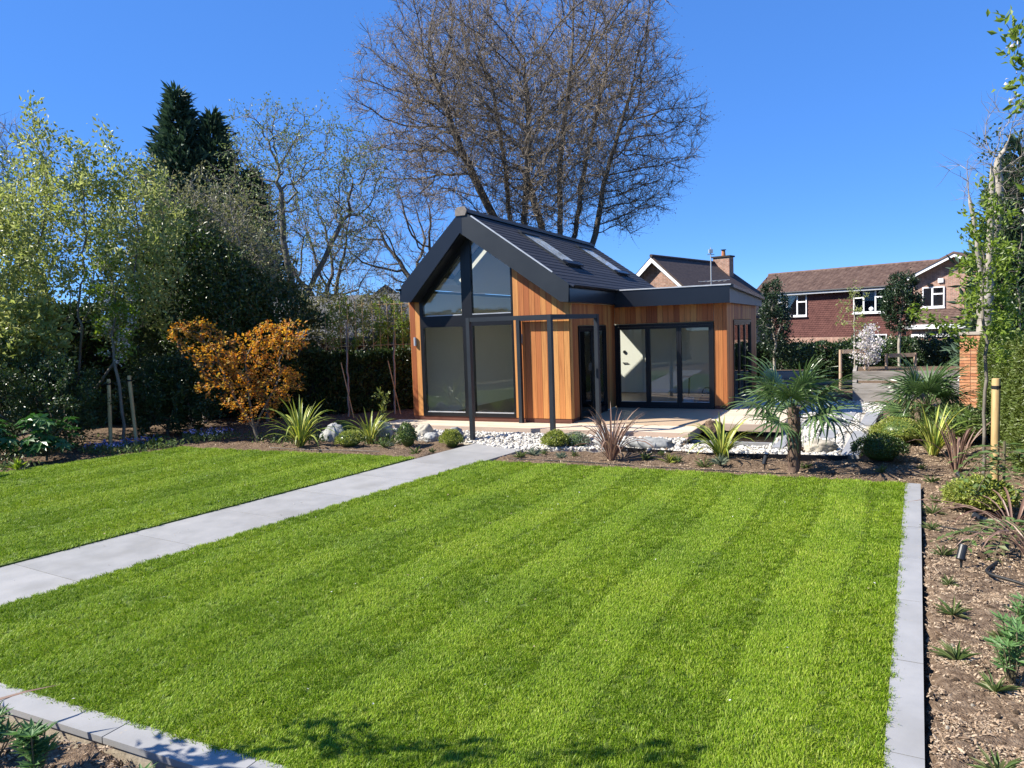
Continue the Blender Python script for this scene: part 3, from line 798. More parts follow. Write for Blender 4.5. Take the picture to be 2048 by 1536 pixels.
# inner shell
def plaster(name, poly, a, b, ax): return MB().prism(poly, a, b, ax).build(name, M['plaster'], gr)
MB().box((-4.04, 2.75), (.06, 8.1), (-.1, .015)).build('floor', M['oakfloor'], gr)
plaster('inner_wall', [(.05, .016), (8.1, .016), (8.1, 3.05), (.05, 3.05)], -4.06, -3.93, 'x')
plaster('inner_wall', [(-3.928, .016), (2.66, .016), (2.66, 2.42), (.02, 2.42), (-.25, 3.05), (-2.335, 4.5), (-3.928, 3.0)], 7.4, 7.5, 'y')
plaster('inner_wall', [(-3.928, .1), (-3.79, .1), (-3.79, 2.75), (-3.928, 2.62)], .01, .1, 'y')
plaster('inner_wall', [(-1.33, .016), (-.12, .016), (-.12, zin_r(-.12) + .02), (-1.33, zin_r(-1.33) + .02)], .01, .1, 'y')
plaster('inner_wall', [(.11, .016), (.43, .016), (.43, 2.62), (.11, 2.62)], -.12, -.0, 'x')
plaster('inner_wall', [(2.37, .016), (3.13, .016), (3.13, 2.62), (2.37, 2.62)], -.12, -.0, 'x')
plaster('inner_wall', [(.44, 2.14), (2.36, 2.14), (2.36, 2.62), (.44, 2.62)], -.12, -.0, 'x')
plaster('inner_wall', [(3.14, 2.44), (7.39, 2.44), (7.39, 2.92), (3.14, 2.92)], -.12, .0, 'x')
plaster('inner_wall', [(.02, 2.14), (2.66, 2.14), (2.66, 2.43), (.02, 2.43)], 3.135, 3.25, 'y')
plaster('inner_wall', [(2.5, .016), (2.66, .016), (2.66, 2.13), (2.5, 2.13)], 3.135, 3.25, 'y')
plaster('inner_wall', [(3.26, .016), (4.0, .016), (4.0, 2.42), (3.26, 2.42)], 2.67, 2.77, 'x')
plaster('inner_wall', [(4.01, 2.17), (7.12, 2.17), (7.12, 2.42), (4.01, 2.42)], 2.67, 2.77, 'x')
plaster('inner_wall', [(7.13, .016), (8.1, .016), (8.1, 2.42), (7.13, 2.42)], 2.67, 2.77, 'x')
MB().box((.01, 2.77), (3.14, 8.28), (2.44, 2.54)).build('ceiling', M['plaster'], gr)
MB().box((-3.92, 2.65), (7.38, 7.398), (.016, .13)).build('skirting_board', M['white_upvc'], gr)
MB().prism([(-4.06, 0), (2.77, 0), (2.77, 2.54), (.1, 2.6), (-2.335, 4.5), (-4.06, 2.9)], 8.12, 8.2, 'y').build('rear_wall', M['darkwall'], gr)
# inner door with its furniture, sockets
dr = MB().box((-1.3, -.45), (7.36, 7.379), (.02, 2.06)).build('inner_door', M['plaster'], gr)
MB().tube([(-1.02, 7.36, 1.28), (-1.02, 7.33, 1.28)], .05, 12).build('lock', M['black_plastic'], dr)
MB().box((-1.08, -.92), (7.325, 7.345), (.93, .95)).box((-1.08, -1.06), (7.325, 7.362), (.925, .955)).build('handle', M['black_plastic'], dr)
for u, v in ((-3.31, .0), (-2.05, .0)):
    MB().box((u * 1.0 - .3, u * 1.0 - .17), (7.385, 7.399), (.34, .43)).build('wall_socket', M['frame'], gr)

# roof, sloping slabs with openings for the roof lights
def slope_pts(side, t, v, h):
    """t down the slope from the ridge, h out of the slope"""
    if side > 0: return (UA + t * math.cos(aR) + h * math.sin(aR), v, ZA - t * math.sin(aR) + h * math.cos(aR))
    return (UA - t * math.cos(aL) - h * math.sin(aL), v, ZA - t * math.sin(aL) + h * math.cos(aL))
def sbox(mb, side, t, v, h, hh=None, m=0):
    hh = hh or h                                     # hh: h range at the lower end
    V = [slope_pts(side, t[i], v[j], (h if i == 0 else hh)[k]) for k in (0, 1) for j in (0, 1) for i in (0, 1)]
    return mb.add(V, BOXF, m)
LEN = {1: 3.1, -1: 2.31}
HOLES = {1: [(.62, 2.05, 1.56, 2.6), (.62, 2.05, 5.56, 6.6)], -1: [(.86, 1.95, 5.55, 6.5), (.35, 1.9, .3, 1.4)]}  # left opening nearest the front is unseen, added to brighten the room
VF, VB = -.38, 8.2
def rects(side, t0, t1, v0, v1):
    """v ranges left free by the openings for a strip t0..t1"""
    cuts = [(a, b) for (p, q, a, b) in HOLES[side] if p < t1 - .01 and q > t0 + .01]
    out, s = [], v0
    for a, b in sorted(cuts):
        if a > s: out.append((s, a))
        s = b
    out.append((s, v1)); return out
for side in (1, -1):
    ts = sorted({0.0, LEN[side]} | {x for h in HOLES[side] for x in h[:2]})
    mb = MB(); mc = MB()
    for t0, t1 in zip(ts[:-1], ts[1:]):
        for a, b in rects(side, t0, t1, VF + .03, VB): sbox(mb, side, (t0, t1), (a, b), (-.075, -.03))
        e0 = .28 if t0 == 0 else 0
        for a, b in rects(side, t0, t1, .05, 8.1): sbox(mc, side, (t0 + e0, min(t1, LEN[side] - .2)), (a, b), (-.31, -.08))
    mb.build('roof_deck', M['metal_gloss'], gr); mc.build('vaulted_ceiling', M['plaster'], gr)
    nC = 19 if side > 0 else 14; cs = (LEN[side] - .03) / nC
    for c in range(nC):
        t0, t1 = .05 + c * cs, .05 + (c + 1) * cs + .03
        for a, b in rects(side, t0 + .02, t1 - .03, VF + .035, VB):
            mb = MB(); sbox(mb, side, (t0, t1), (a, b), (-.028, -.012), (-.021, -.004)); mb.build('slate_course', M['slate'], gr)
    for (t0, t1, v0, v1) in HOLES[side]:
        fr = MB()
        sbox(fr, side, (t0, t1), (v0, v0 + .06), (-.08, .035)); sbox(fr, side, (t0, t1), (v1 - .06, v1), (-.08, .035))
        sbox(fr, side, (t0, t0 + .07), (v0 + .061, v1 - .061), (-.08, .033)); sbox(fr, side, (t1 - .07, t1), (v0 + .061, v1 - .061), (-.08, .033))
        rl = fr.build('rooflight', M['metal'], gr)
        p = MB(); sbox(p, side, (t0 + .071, t1 - .071), (v0 + .061, v1 - .061), (.024, .032)); p.build('pane', M['whiteglass' if side > 0 else 'roofglass'], rl)
        hd = MB(); sbox(hd, side, (t1 - .11, t1 + .05), (v0 - .03, v1 + .03), (.036, .075)); hd.build('lower_hood', M['metal_gloss'], rl)
        hd = MB(); sbox(hd, side, (t0 - .09, t0 + .04), (v0 - .02, v1 + .02), (.036, .06)); hd.build('top_flashing', M['metal'], rl)
MB().prism([(UA - .14, ZA - .10), (UA, ZA + .035), (UA + .15, ZA - .075), (UA + .15, ZA - .055), (UA, ZA + .06), (UA - .14, ZA - .08)], VF - .02, VB + .02, 'y').build('ridge_capping', M['metal'], gr)
MB().prism([(UA - .15, ZA - .13), (UA + .1, ZA - .13), (UA + .15, ZA - .02), (UA + .1, ZA + .065), (UA - .08, ZA + .065), (UA - .15, ZA)], VF - .065, VF - .025, 'y').build('ridge_end_cap', M['capend'], gr)
# barge boards: broad dark faces of the gable overhang
MB().prism([(UA, ZA), (.17, 3.01), (.15, 2.63), (-.03, 2.64), (UA, 4.235)], -.42, VF, 'y').build('barge_board', M['metal'], gr)
MB().prism([(UA - .003, ZA), (UA - .003, 4.235), (-2.39, 4.28), (-3.77, 2.8), (-4.01, 2.82), (-4.01, 3.19)], -.421, VF, 'y').build('barge_board', M['metal_gloss'], gr)
MB().prism([(UA - .05, 4.27), (-3.77, 2.8), (-4.01, 2.82), (-4.01, 2.95), (-3.8, 2.95), (UA - .05, 4.4)], VF + .002, -.024, 'y').build('soffit', M['metal_gloss'], gr)
MB().prism([(UA - .045, 4.27), (-.03, 2.645), (.12, 2.635), (.12, 2.78), (UA - .045, 4.4)], VF + .002, -.024, 'y').build('soffit', M['metal_gloss'], gr)
v_ = MB(); sbox(v_, 1, (.28, 2.62), (VF - .045, VF - .012), (-.004, .022)); v_.build('verge_trim', M['trim'], gr)
# eaves: fascia and gutter
MB().box((.13, .17), (VF + .002, 2.74), (2.63, 2.97)).build('eaves_fascia', M['metal_gloss'], gr)
MB().box((.026, .129), (VF + .002, 3.1), (2.63, 2.66)).build('eaves_soffit', M['metal_gloss'], gr)
MB().box((-4.09, -4.01), (VF + .002, VB), (2.82, 3.1)).build('eaves_fascia', M['metal_gloss'], gr)
def gutter(x, z, v0, v1, r=.055):
    th = np.linspace(np.pi, 2 * np.pi, 9)
    prof = [(x + r * math.cos(t), z + r * math.sin(t)) for t in th] + [(x + (r - .008) * math.cos(t), z + (r - .008) * math.sin(t)) for t in th[::-1]]
    return MB().prism(prof, v0, v1, 'y').build('gutter', M['metal_gloss'], gr)
gutter(.228, 2.985, VF, 2.72)
gutter(-4.12, 3.13, VF - .05, VB)
# wing roof
MB().prism([(2.76, 2.56), (8.56, 2.56), (8.56, 2.76), (2.76, 2.92)], .18, 2.9, 'x').build('flat_roof', M['metal'], gr)
MB().box((.172, 2.93), (2.735, 2.76), (2.55, 2.955)).build('wing_fascia', M['metal_gloss'], gr)
MB().prism([(2.762, 2.55), (8.58, 2.55), (8.58, 2.8), (2.762, 2.955)], 2.902, 2.93, 'x').build('wing_fascia', M['trim'], gr)['label'] = 'pale grey side fascia of the flat roof'
gr.children[-1].data.materials[0] = noisy('grey_fascia', [(.13, .13, .13), (.16, .16, .16)], 3, .5)
MB().box((.2, 2.96), (2.715, 2.80), (2.957, 2.985)).build('roof_edge_trim', M['trim'], gr)
MB().prism([(2.74, 2.90), (8.6, 2.745), (8.6, 2.82), (2.74, 2.975)], 2.935, 3.02, 'x').build('gutter', M['metal_gloss'], gr)

# gable window
wf = MB()
wf.box((-3.79, -3.70), (-.03, .06), (.1, 2.88)); wf.box((-2.63, -2.37), (-.035, .065), (.1, 4.2))
wf.box((-1.375, -1.334), (-.028, .06), (.1, 3.5)); wf.box((-3.699, -2.631), (-.03, .06), (.1, .19)); wf.box((-2.369, -1.376), (-.03, .06), (.1, .19))
wf.box((-3.699, -2.631), (-.032, .06), (2.2, 2.46)); wf.box((-2.369, -1.376), (-.032, .06), (2.2, 2.46))
wf.prism([(-3.70, zin_l(-3.70)), (-2.5, zin_l(-2.5)), (-2.5, zin_l(-2.5) - .16), (-3.70, zin_l(-3.70) - .16)], -.029, .058, 'y')
wf.prism([(-2.5, zin_r(-2.5)), (-1.34, zin_r(-1.34)), (-1.34, zin_r(-1.34) - .07), (-2.5, zin_r(-2.5) - .07)], -.029, .058, 'y')
win = wf.build('gable_window_frame', M['frame'], gr)
def pane(poly, a, b, ax, par, name='pane', mat='glass'):
    return MB().prism(poly, a, b, ax).build(name, M[mat], par)
pane([(-3.70, .19), (-2.63, .19), (-2.63, 2.2), (-3.70, 2.2)], .006, .014, 'y', win)
pane([(-2.37, .19), (-1.375, .19), (-1.375, 2.2), (-2.37, 2.2)], .006, .014, 'y', win)
pane([(-3.70, 2.46), (-2.63, 2.46), (-2.63, zin_l(-2.63) - .15), (-3.70, zin_l(-3.7) - .15)], .006, .014, 'y', win)
pane([(-2.37, 2.46), (-1.375, 2.46), (-1.375, zin_r(-1.375) - .06), (-2.37, zin_r(-2.37) - .06)], .006, .014, 'y', win)
for a, b, z in ((-3.66, -2.64, .19), (-2.36, -1.38, .19), (-3.6, -2.64, 2.46), (-2.36, -1.38, 2.46)):
    MB().box((a, b), (-.034, .004), (z + .001, z + .022)).build('glazing_sill', M['trim'], win)

# folding doors
def folding(ax, fixed, x0, x1, z1, n, name='folding_door', depth=(.0, .07)):
    """a run of glazed leaves between x0 and x1; ax 'y' = in the wing front, 'x' = in a side wall"""
    def B(x, d, z):
        mb = MB()
        return mb.box(x, (fixed + d[0], fixed + d[1]), z) if ax == 'y' else mb.box((fixed + d[0], fixed + d[1]), x, z)
    fr = MB()
    for x, z in (((x0, x0 + .06), (0, z1)), ((x1 - .06, x1), (0, z1)), ((x0 + .061, x1 - .061), (z1 - .07, z1)), ((x0 + .061, x1 - .061), (0, .05))):
        m_ = B(x, (-.02, .08), z); fr.v += m_.v; fr.fl += [q + fr.n for q in m_.fl]; fr.fs += m_.fs; fr.fm += m_.fm; fr.n += m_.n
    root = fr.build('door_frame', M['frame'], gr)
    w = (x1 - x0 - .124) / n
    for i in range(n):
        a = x0 + .062 + i * w + .002; b = a + w - .004; s = .058
        lf = MB()
        for x, z in (((a, a + s), (.052, z1 - .072)), ((b - s, b), (.052, z1 - .072)), ((a + s + .001, b - s - .001), (.052, .17)), ((a + s + .001, b - s - .001), (z1 - .13, z1 - .072))):
            m_ = B(x, (.0, .06), z); lf.v += m_.v; lf.fl += [q + lf.n for q in m_.fl]; lf.fs += m_.fs; lf.fm += m_.fm; lf.n += m_.n
        leaf = lf.build(name, M['frame'], gr)
        B((a + s, b - s), (.026, .034), (.17, z1 - .13)).build('pane', M['glass'], leaf)
        B((a + s + .005, b - s - .005), (-.003, .024), (.171, .185)).build('glazing_bead', M['trim'], leaf)
    return root
folding('y', 3.1, .03, 2.49, 2.12, 3)
folding('x', -.03, .445, 2.355, 2.12, 2)
folding('x', 2.74, 4.03, 7.11, 2.15, 3)
# wall lights
for u in (-3.93, -1.14):
    wl_ = MB().tube([(u, -.06, 1.78), (u, -.06, 1.98)], .03, 12).build('wall_light', M['trim'], gr, smooth=True)
    MB().box((u - .02, u + .02), (-.05, -.024), (1.82, 1.94)).build('bracket', M['trim'], wl_)

# things standing inside
t = thing('work_lamp', 'black upright work lamp on a white base behind the folding doors', 'lamp', (*uv(1.55, 4.6), BZ + .017), -.449)
MB().box((-.12, .12), (-.1, .1), (0, .13)).build('base', M['white_upvc'], t)
MB().tube([(0, 0, .13), (.02, 0, .66)], .018, 8).build('pole', M['black_plastic'], t)
MB().box((-.14, .06), (-.05, .05), (.66, .7)).build('lamp_head', M['black_plastic'], t)
t = thing('tool_bag', 'red and grey tool bag with black arched handle behind the folding doors', 'bag', (*uv(2.15, 4.3), BZ + .017), -.449)
MB().prism([(-.3, 0), (.28, 0), (.25, .16), (-.22, .18)], -.15, .15, 'y').build('body', noisy('red_canvas', [(.32, .1, .08), (.4, .16, .13)], 6, .8), t)
MB().prism([(-.22, .181), (.25, .161), (.2, .26), (-.12, .28)], -.13, .13, 'y').build('top_flap', noisy('grey_canvas', [(.12, .13, .14), (.2, .21, .22)], 6, .8), t)
MB().tube([(-.06 + .13 * math.cos(a), 0, .26 + .16 * math.sin(a)) for a in np.linspace(0, math.pi, 11)], .014, 6).build('handle', M['black_plastic'], t)

# ------------------------------------------------------------------ black metal arch over the path
AC = {'a': (-.85, 15.15), 'b': uv(-1.16, -.12), 'c': (.77, 14.25), 'd': uv(.66, -.14)}
ar = thing('garden_arch', 'black square metal arch frame with four posts straddling the path end', 'arch', (.45, 15.3, 0))
def rel(p, z): return (p[0] - .45, p[1] - 15.3, z)
AH = 2.53
for k in 'abcd': MB().obox(rel(AC[k], -.12), rel(AC[k], AH), .085, .085, up=(.55, .83, 0)).build('post', M['metal'], ar)
for p, q in ('ac', 'cd', 'bd'):
    P_, Q_ = Vector(rel(AC[p], AH - .043)), Vector(rel(AC[q], AH - .043)); d_ = (Q_ - P_).normalized() * .044
    MB().obox(P_ + d_, Q_ - d_, .08, .085).build('top_rail', M['metal'], ar)
MB().box((1.18, 1.24), (.16, .2), (1.35, 1.5)).build('latch_box', M['frame'], ar)

# ================================================================== HOUSES BEHIND
def window(parent, x0, x1, z0, z1, y, lights=(1, 1), top=None, blind=None, frame_w=.07):
    """white casement window in a wall at y (facing -y): frame, bars, panes, dark block for an unlit room"""
    fr = MB()
    fr.box((x0, x1), (y - .06, y + .03), (z0, z0 + frame_w)); fr.box((x0, x1), (y - .06, y + .03), (z1 - frame_w, z1))
    fr.box((x0, x0 + frame_w), (y - .058, y + .03), (z0 + frame_w, z1 - frame_w)); fr.box((x1 - frame_w, x1), (y - .058, y + .03), (z0 + frame_w, z1 - frame_w))
    tot = sum(lights); x = x0 + frame_w; W = x1 - x0 - 2 * frame_w; edges = [x]
    for i, l in enumerate(lights):
        x += W * l / tot; edges.append(x)
        if i < len(lights) - 1: fr.box((x - .05, x + .05), (y - .056, y + .03), (z0 + frame_w, z1 - frame_w))
    for i in (top or []):
        zt = z1 - frame_w - (z1 - z0) * .3
        fr.box((edges[i] + .03, edges[i + 1] - .03), (y - .054, y + .03), (zt - .045, zt + .045))
    w = fr.build('window', M['white_upvc'], parent)
    for i in range(len(lights)):
        MB().box((edges[i] + .02, edges[i + 1] - .02), (y - .012, y - .004), (z0 + frame_w, z1 - frame_w)).build('pane', M['glass'], w)
    MB().box((x0 - .05, x1 + .05), (y - .14, y - .061), (z0 - .09, z0 - .005)).build('sill', M['white_upvc'], w)
    MB().box((x0 + .03, x1 - .03), (y + .06, y + .5), (z0 + .02, z1 - .02)).build('dark_backing', M['roomdark'], w)  # solid block, its dark colour stands in for the shade indoors
    if blind is not None:
        MB().box((edges[blind] + .02, edges[blind + 1] - .02), (y + .01, y + .03), (z0 + (z1 - z0) * .5, z1 - frame_w)).build('blind', M['curtain'], w)
    return w

def pantiles(x0, x1, pe, pr, wav=.3, rows=16, amp=.035, edge=None):
    """roof of overlapping wavy tiles between eave point pe=(y,z) and ridge pr=(y,z)"""
    mb = MB(); nx = int((x1 - x0) / wav * 6) + 1; xs = np.linspace(x0, x1, nx)
    w = amp * np.abs(np.sin(np.pi * xs / wav)) ** .8
    d = np.array([pr[0] - pe[0], pr[1] - pe[1]]); L = np.linalg.norm(d); d = d / L; nrm = np.array([-d[1], d[0]])
    for r in range(rows):
        t0, t1 = L * r / rows - .03, L * (r + 1) / rows
        v = []
        for t, h in ((t0, .045), (t0, .02), (t1, .0)):
            hh = w + h if h != .02 else w + .0
            q = np.stack([xs, pe[0] + d[0] * t + nrm[0] * hh, pe[1] + d[1] * t + nrm[1] * hh], 1); v.append(q)
        v = np.concatenate([v[1], v[0], v[2]]); i = np.arange(nx - 1)
        f = np.concatenate([np.stack([i, i + 1, nx + i + 1, nx + i], 1), np.stack([nx + i, nx + i + 1, 2 * nx + i + 1, 2 * nx + i], 1)])
        mb.add(v, f)
    return mb

def hung_tiles(x0, x1, z0, z1, y, w=.2, h=.14, holes=()):
    nx, nz = int((x1 - x0) / w), int((z1 - z0) / h); P = []
    for r in range(nz):
        for c in range(nx + 1):
            xa = x0 + (c - (.5 if r % 2 else 0)) * w; xb = xa + w - .008; xa = max(xa, x0); xb = min(xb, x1)
            if xb - xa < .03: continue
            za = z0 + r * h; cx, cz = (xa + xb) / 2, za + h / 2
            if any(a < cx < b and c_ < cz < d_ for a, b, c_, d_ in holes): continue
            P.append((xa, xb, za, za + h + .02, random.uniform(.02, .032)))
    mb = MB(); P = np.array(P); n = len(P)
    xa, xb, za, zb, o = P.T; xm = (xa + xb) / 2; dip = .035
    v = np.stack([np.stack(q, 1) for q in ((xa, y - o, za + dip * .6), (xm, y - o, za), (xb, y - o, za + dip * .6), (xb, y - .004 + 0 * o, zb), (xa, y - .004 + 0 * o, zb), (xa, y + 0 * o, za + dip * .6), (xm, y + 0 * o, za), (xb, y + 0 * o, za + dip * .6))], 1)
    q = np.arange(n)[:, None] * 8
    mb.add(v.reshape(-1, 3), np.concatenate([q, q + 1, q + 2, q + 3, q + 4], 1))
    f2 = np.concatenate([np.concatenate([q + 5, q + 6, q + 1, q + 0], 1), np.concatenate([q + 6, q + 7, q + 2, q + 1], 1)])
    mb.fl.append(f2.ravel()); mb.fs.append(np.full(len(f2), 4)); mb.fm.append(np.zeros(len(f2)))
    return mb

# long tile-hung house
hb = thing('tile_hung_house', 'long house with hung clay tiles, brown pantile roof and white windows', 'house', (20.2, 55.2, 0), math.atan2(-.751, .66))
MB().prism([(-1.9, -.3), (9.3, -.3), (9.3, 1.0), (-1.9, 1.0)], .2, 5, 'y').build('brick_base', M['brick_red'], hb)
holes = [(-.35, 2.05, 2.5, 4.2), (5.28, 7.62, 2.55, 4.3)]
MB().prism([(-1.9, 1.002), (9.3, 1.002), (9.3, 4.36), (-1.9, 4.36)], .26, 5, 'y').build('wall', M['hangtile'], hb)
tag(hung_tiles(-1.9, 9.3, .95, 4.33, .24, holes=holes).build('hanging_tiles', M['hangtile'], hb), kind='stuff')
tag(pantiles(-2.2, 11.2, (-.12, 4.36), (2.4, 5.9)).build('roof_tiles', M['rooftile'], hb), kind='stuff')
MB().prism([(-.1, 4.3), (2.4, 5.86), (5.2, 4.3)], -2.18, 11.18, 'x').build('roof_body', M['rooftile'], hb)
MB().tube([(-2.25, 2.4, 5.93), (11.2, 2.4, 5.93)], .1, 8).build('ridge_tiles', M['rooftile'], hb)
MB().box((-2.2, 9.6), (-.2, -.12), (4.14, 4.36)).build('fascia', M['trim'], hb)
MB().tube([(-2.2, -.24, 4.34), (9.6, -.24, 4.34)], .06, 8).build('gutter', M['frame'], hb)
window(hb, -.27, 1.99, 2.6, 4.15, .2, (1, 1.25, 1), (0, 2), None)
window(hb, 5.35, 7.55, 2.65, 4.22, .2, (1, 1.25, 1), (0, 2), 1)
window(hb, 6.45, 7.6, .62, 1.16, .2, (1, 1), None)
# brick end with its own gable, lean-to porch roof
MB().prism([(9.75, -.3), (14.6, -.3), (14.6, 5.0), (12.2, 5.9), (9.75, 4.75)], -1.2, 4.6, 'y').build('brick_wing', M['brick_pink'], hb)
for a, b in (((9.5, 4.72), (12.2, 6.0)), ((12.2, 6.0), (14.9, 4.9))):
    MB().prism([a, b, (b[0], b[1] - .2), (a[0], a[1] - .2)], -1.75, -1.68, 'y').build('barge_board', M['white_upvc'], hb)
    MB().prism([(a[0], a[1] + .12), (b[0], b[1] + .12), b, a], -1.8, 4.7, 'y').build('wing_roof', M['rooftile'], hb)
    MB().prism([(a[0], a[1] - .002), (b[0], b[1] - .002), (b[0], b[1] - .05), (a[0], a[1] - .05)], -1.67, -1.2, 'y').build('wing_soffit', M['white_upvc'], hb)
window(hb, 10.3, 11.57, 2.82, 4.08, -1.25, (1, 1.2), (1,))
window(hb, 13.1, 14.3, 2.85, 4.05, -1.25, (1, 1), (1,))
tag(pantiles(9.9, 15, (-3.0, 1.78), (-1.22, 2.7), rows=9).build('porch_roof_tiles', M['rooftile'], hb), kind='stuff')
MB().box((9.9, 15), (-3.06, -2.98), (1.5, 1.76)).build('porch_fascia', M['white_upvc'], hb)
MB().box((10.2, 15), (-2.7, -1.21), (-.3, 1.5)).build('porch_wall', M['brick_red'], hb)
MB().box((10.2, 15), (-2.78, -2.71), (1.0, 1.18)).build('porch_rail', M['white_upvc'], hb)
MB().box((11.2, 11.5), (-1.32, -1.21), (4.32, 4.58)).build('alarm_box', M['white_upvc'], hb)
MB().box((10.62, 10.86), (-1.4, -1.21), (4.12, 4.28)).build('flood_lamp', M['frame'], hb)
MB().tube([(9.72, -.2, 0), (9.72, -.2, 4.7)], .05, 8).build('downpipe', M['frame'], hb)
vt = thing('vase', 'pale round vase on the sill of the tile-hung house window', 'vase', tuple(hb.matrix_basis @ Vector((6.55, .33, 2.725))))
MB().tube([(0, 0, 0), (0, 0, .08), (0, 0, .2), (0, 0, .34), (0, 0, .42)], [.12, .2, .22, .12, .08], 12).build('body', M['white_upvc'], vt, smooth=True)

# brick gable house behind the garden room
ha = thing('brick_gable_house', 'pink brick gabled house with white barge boards and dark tiled roof', 'house', (7.8, 40, 0), math.atan2(-.653, .757))
# local: x along the gable, y along the ridge (away)
W_, E_ = 3.4, 2.9
MB().prism([(-W_, -.3), (W_, -.3), (W_, E_), (0, 5.95 - .12), (-W_, E_)], .25, 8.0, 'y').build('wall', M['brick_pink'], ha)
sl = (5.95 - E_) / W_
MB().add([(0, -.15, 5.97), (W_ + .35, -.15, E_ - .31 + .02), (W_ + .35, 10.4, E_ - .29), (0, 8.3, 5.97), (0, -.15, 5.85), (W_ + .35, -.15, E_ - .43), (W_ + .35, 10.4, E_ - .43), (0, 8.3, 5.85)],
         [(0, 1, 2, 3), (4, 7, 6, 5), (0, 4, 5, 1), (2, 6, 7, 3), (1, 5, 6, 2)]).build('roof', M['rooftile_dark'], ha)
MB().add([(0, -.15, 5.975), (-W_ - .35, -.15, E_ - .29), (-W_ - .35, 10.4, E_ - .29), (0, 8.3, 5.975)], [(3, 2, 1, 0)]).build('roof', M['rooftile_dark'], ha)
MB().add([(0, 8.3, 5.97), (W_ + .35, 10.4, E_ - .29), (-W_ - .35, 10.4, E_ - .29)], [(0, 1, 2)]).build('hip_roof', M['rooftile_dark'], ha)
MB().tube([(0, -.2, 5.98), (0, 8.35, 5.98)], .09, 8).build('ridge_tiles', M['rooftile_dark'], ha)
for s in (1, -1):
    MB().prism([(0, 5.93), (s * (W_ + .3), 5.93 - sl * (W_ + .3)), (s * (W_ + .3), 5.93 - sl * (W_ + .3) - .26), (0, 5.93 - .3)], -.14 + .001 * s, -.1, 'y').build('barge_board', M['white_upvc'], ha)
    MB().prism([(0, 5.86), (s * (W_ + .3), 5.86 - sl * (W_ + .3)), (s * (W_ + .3), 5.8 - sl * (W_ + .3)), (0, 5.8)], -.099, .248, 'y').build('verge_soffit', M['darkwall'], ha)
ch = MB().box((-.05, 1.0), (7.4, 8.0), (4.2, 6.25)).build('chimney', M['brick_red'], ha)
MB().box((-.12, 1.07), (7.33, 8.07), (6.25, 6.34)).build('chimney_cap', M['darkwall'], ch)
MB().tube([(.5, 7.7, 6.34), (.5, 7.7, 6.68)], [.13, .11], 10).build('chimney_pot', M['brick'], ch)
MB().tube([(.5, 7.7, 6.7), (.5, 7.7, 6.74)], .17, 10).build('cowl', M['frame'], ch)
cw = MB().prism([(-4.5, 3.9), (-2.5, 5.35), (-.5, 3.9)], 0, 1, 'y')
MB().prism([(2.0, 2.6), (4.6, 5.3), (7.2, 2.6)], -9.5, -1.2, 'x').build('rear_roof', M['rooftile'], ha)
ae = thing('tv_aerial', 'grey television aerial on a tall pole above the dark tiled roof', 'aerial', tuple(ha.matrix_basis @ Vector((2.05, 2.7, 4.0))))
MB().tube([(0, 0, 0), (0, 0, 2.4)], .03, 6).build('pole', M['trim'], ae)
MB().obox((-1.1, .1, .55), (1.0, -.1, .62), .03, .03).build('boom', M['trim'], ae)
for k in range(7): MB().obox((-1.0 + .3 * k, -.28 + .02 * k, .57), (-1.0 + .3 * k, .28 + .02 * k, .57), .018, .018).build('element', M['trim'], ae)
MB().box((-.1, .1), (-.08, .08), (2.1, 2.3)).box((-.2, .2), (-.01, .01), (2.0, 2.04)).build('receiver', M['trim'], ae)

# low dark-roofed outbuilding beyond the left hedge
ob = thing('outbuilding', 'low outbuilding with a dark grey roof behind the hedge left of the garden room', 'building', (-6.4, 26.6, 0), R(-2))
MB().prism([(-2.2, 2.15), (.6, 3.72), (3.4, 2.15), (3.4, 2.05), (-2.2, 2.05)], -4.2, 5.5, 'x').build('roof', M['shed_roof'], ob)
MB().box((-4.0, 5.3), (-1.6, 3.0), (-.3, 2.05)).build('wall', M['darkwall'], ob)
MB().box((-4.1, 5.4), (-1.95, -1.8), (1.8, 2.04)).build('eaves_beam', M['plinth'], ob)
for x in (-2.6, -.2, 2.1, 3.9): MB().box((x, x + .16), (-1.94, -1.8), (-.3, 1.799)).build('post', M['softwood'], ob)
for x in (1.15, 2.95): MB().box((x, x + .5), (-1.62, -1.6), (.6, 1.75)).build('pale_panel', M['white_upvc'], ob)
# far house
fh = thing('far_house', 'distant white gabled house seen beyond the dark outbuilding roof', 'house', (-10.3, 62, 0), R(10))
MB().prism([(-2, -.3), (2, -.3), (2, 4.6), (0, 6.1), (-2, 4.6)], 0, 5, 'y').build('wall', M['white_upvc'], fh)
for s in (1, -1): MB().prism([(0, 6.4), (s * 2.6, 4.5), (s * 2.6, 4.25), (0, 6.15)], -.4, 5.2, 'y').build('roof', M['rooftile_dark'], fh)
window(fh, -.5, .5, 3.4, 4.4, -.05, (1, 1))

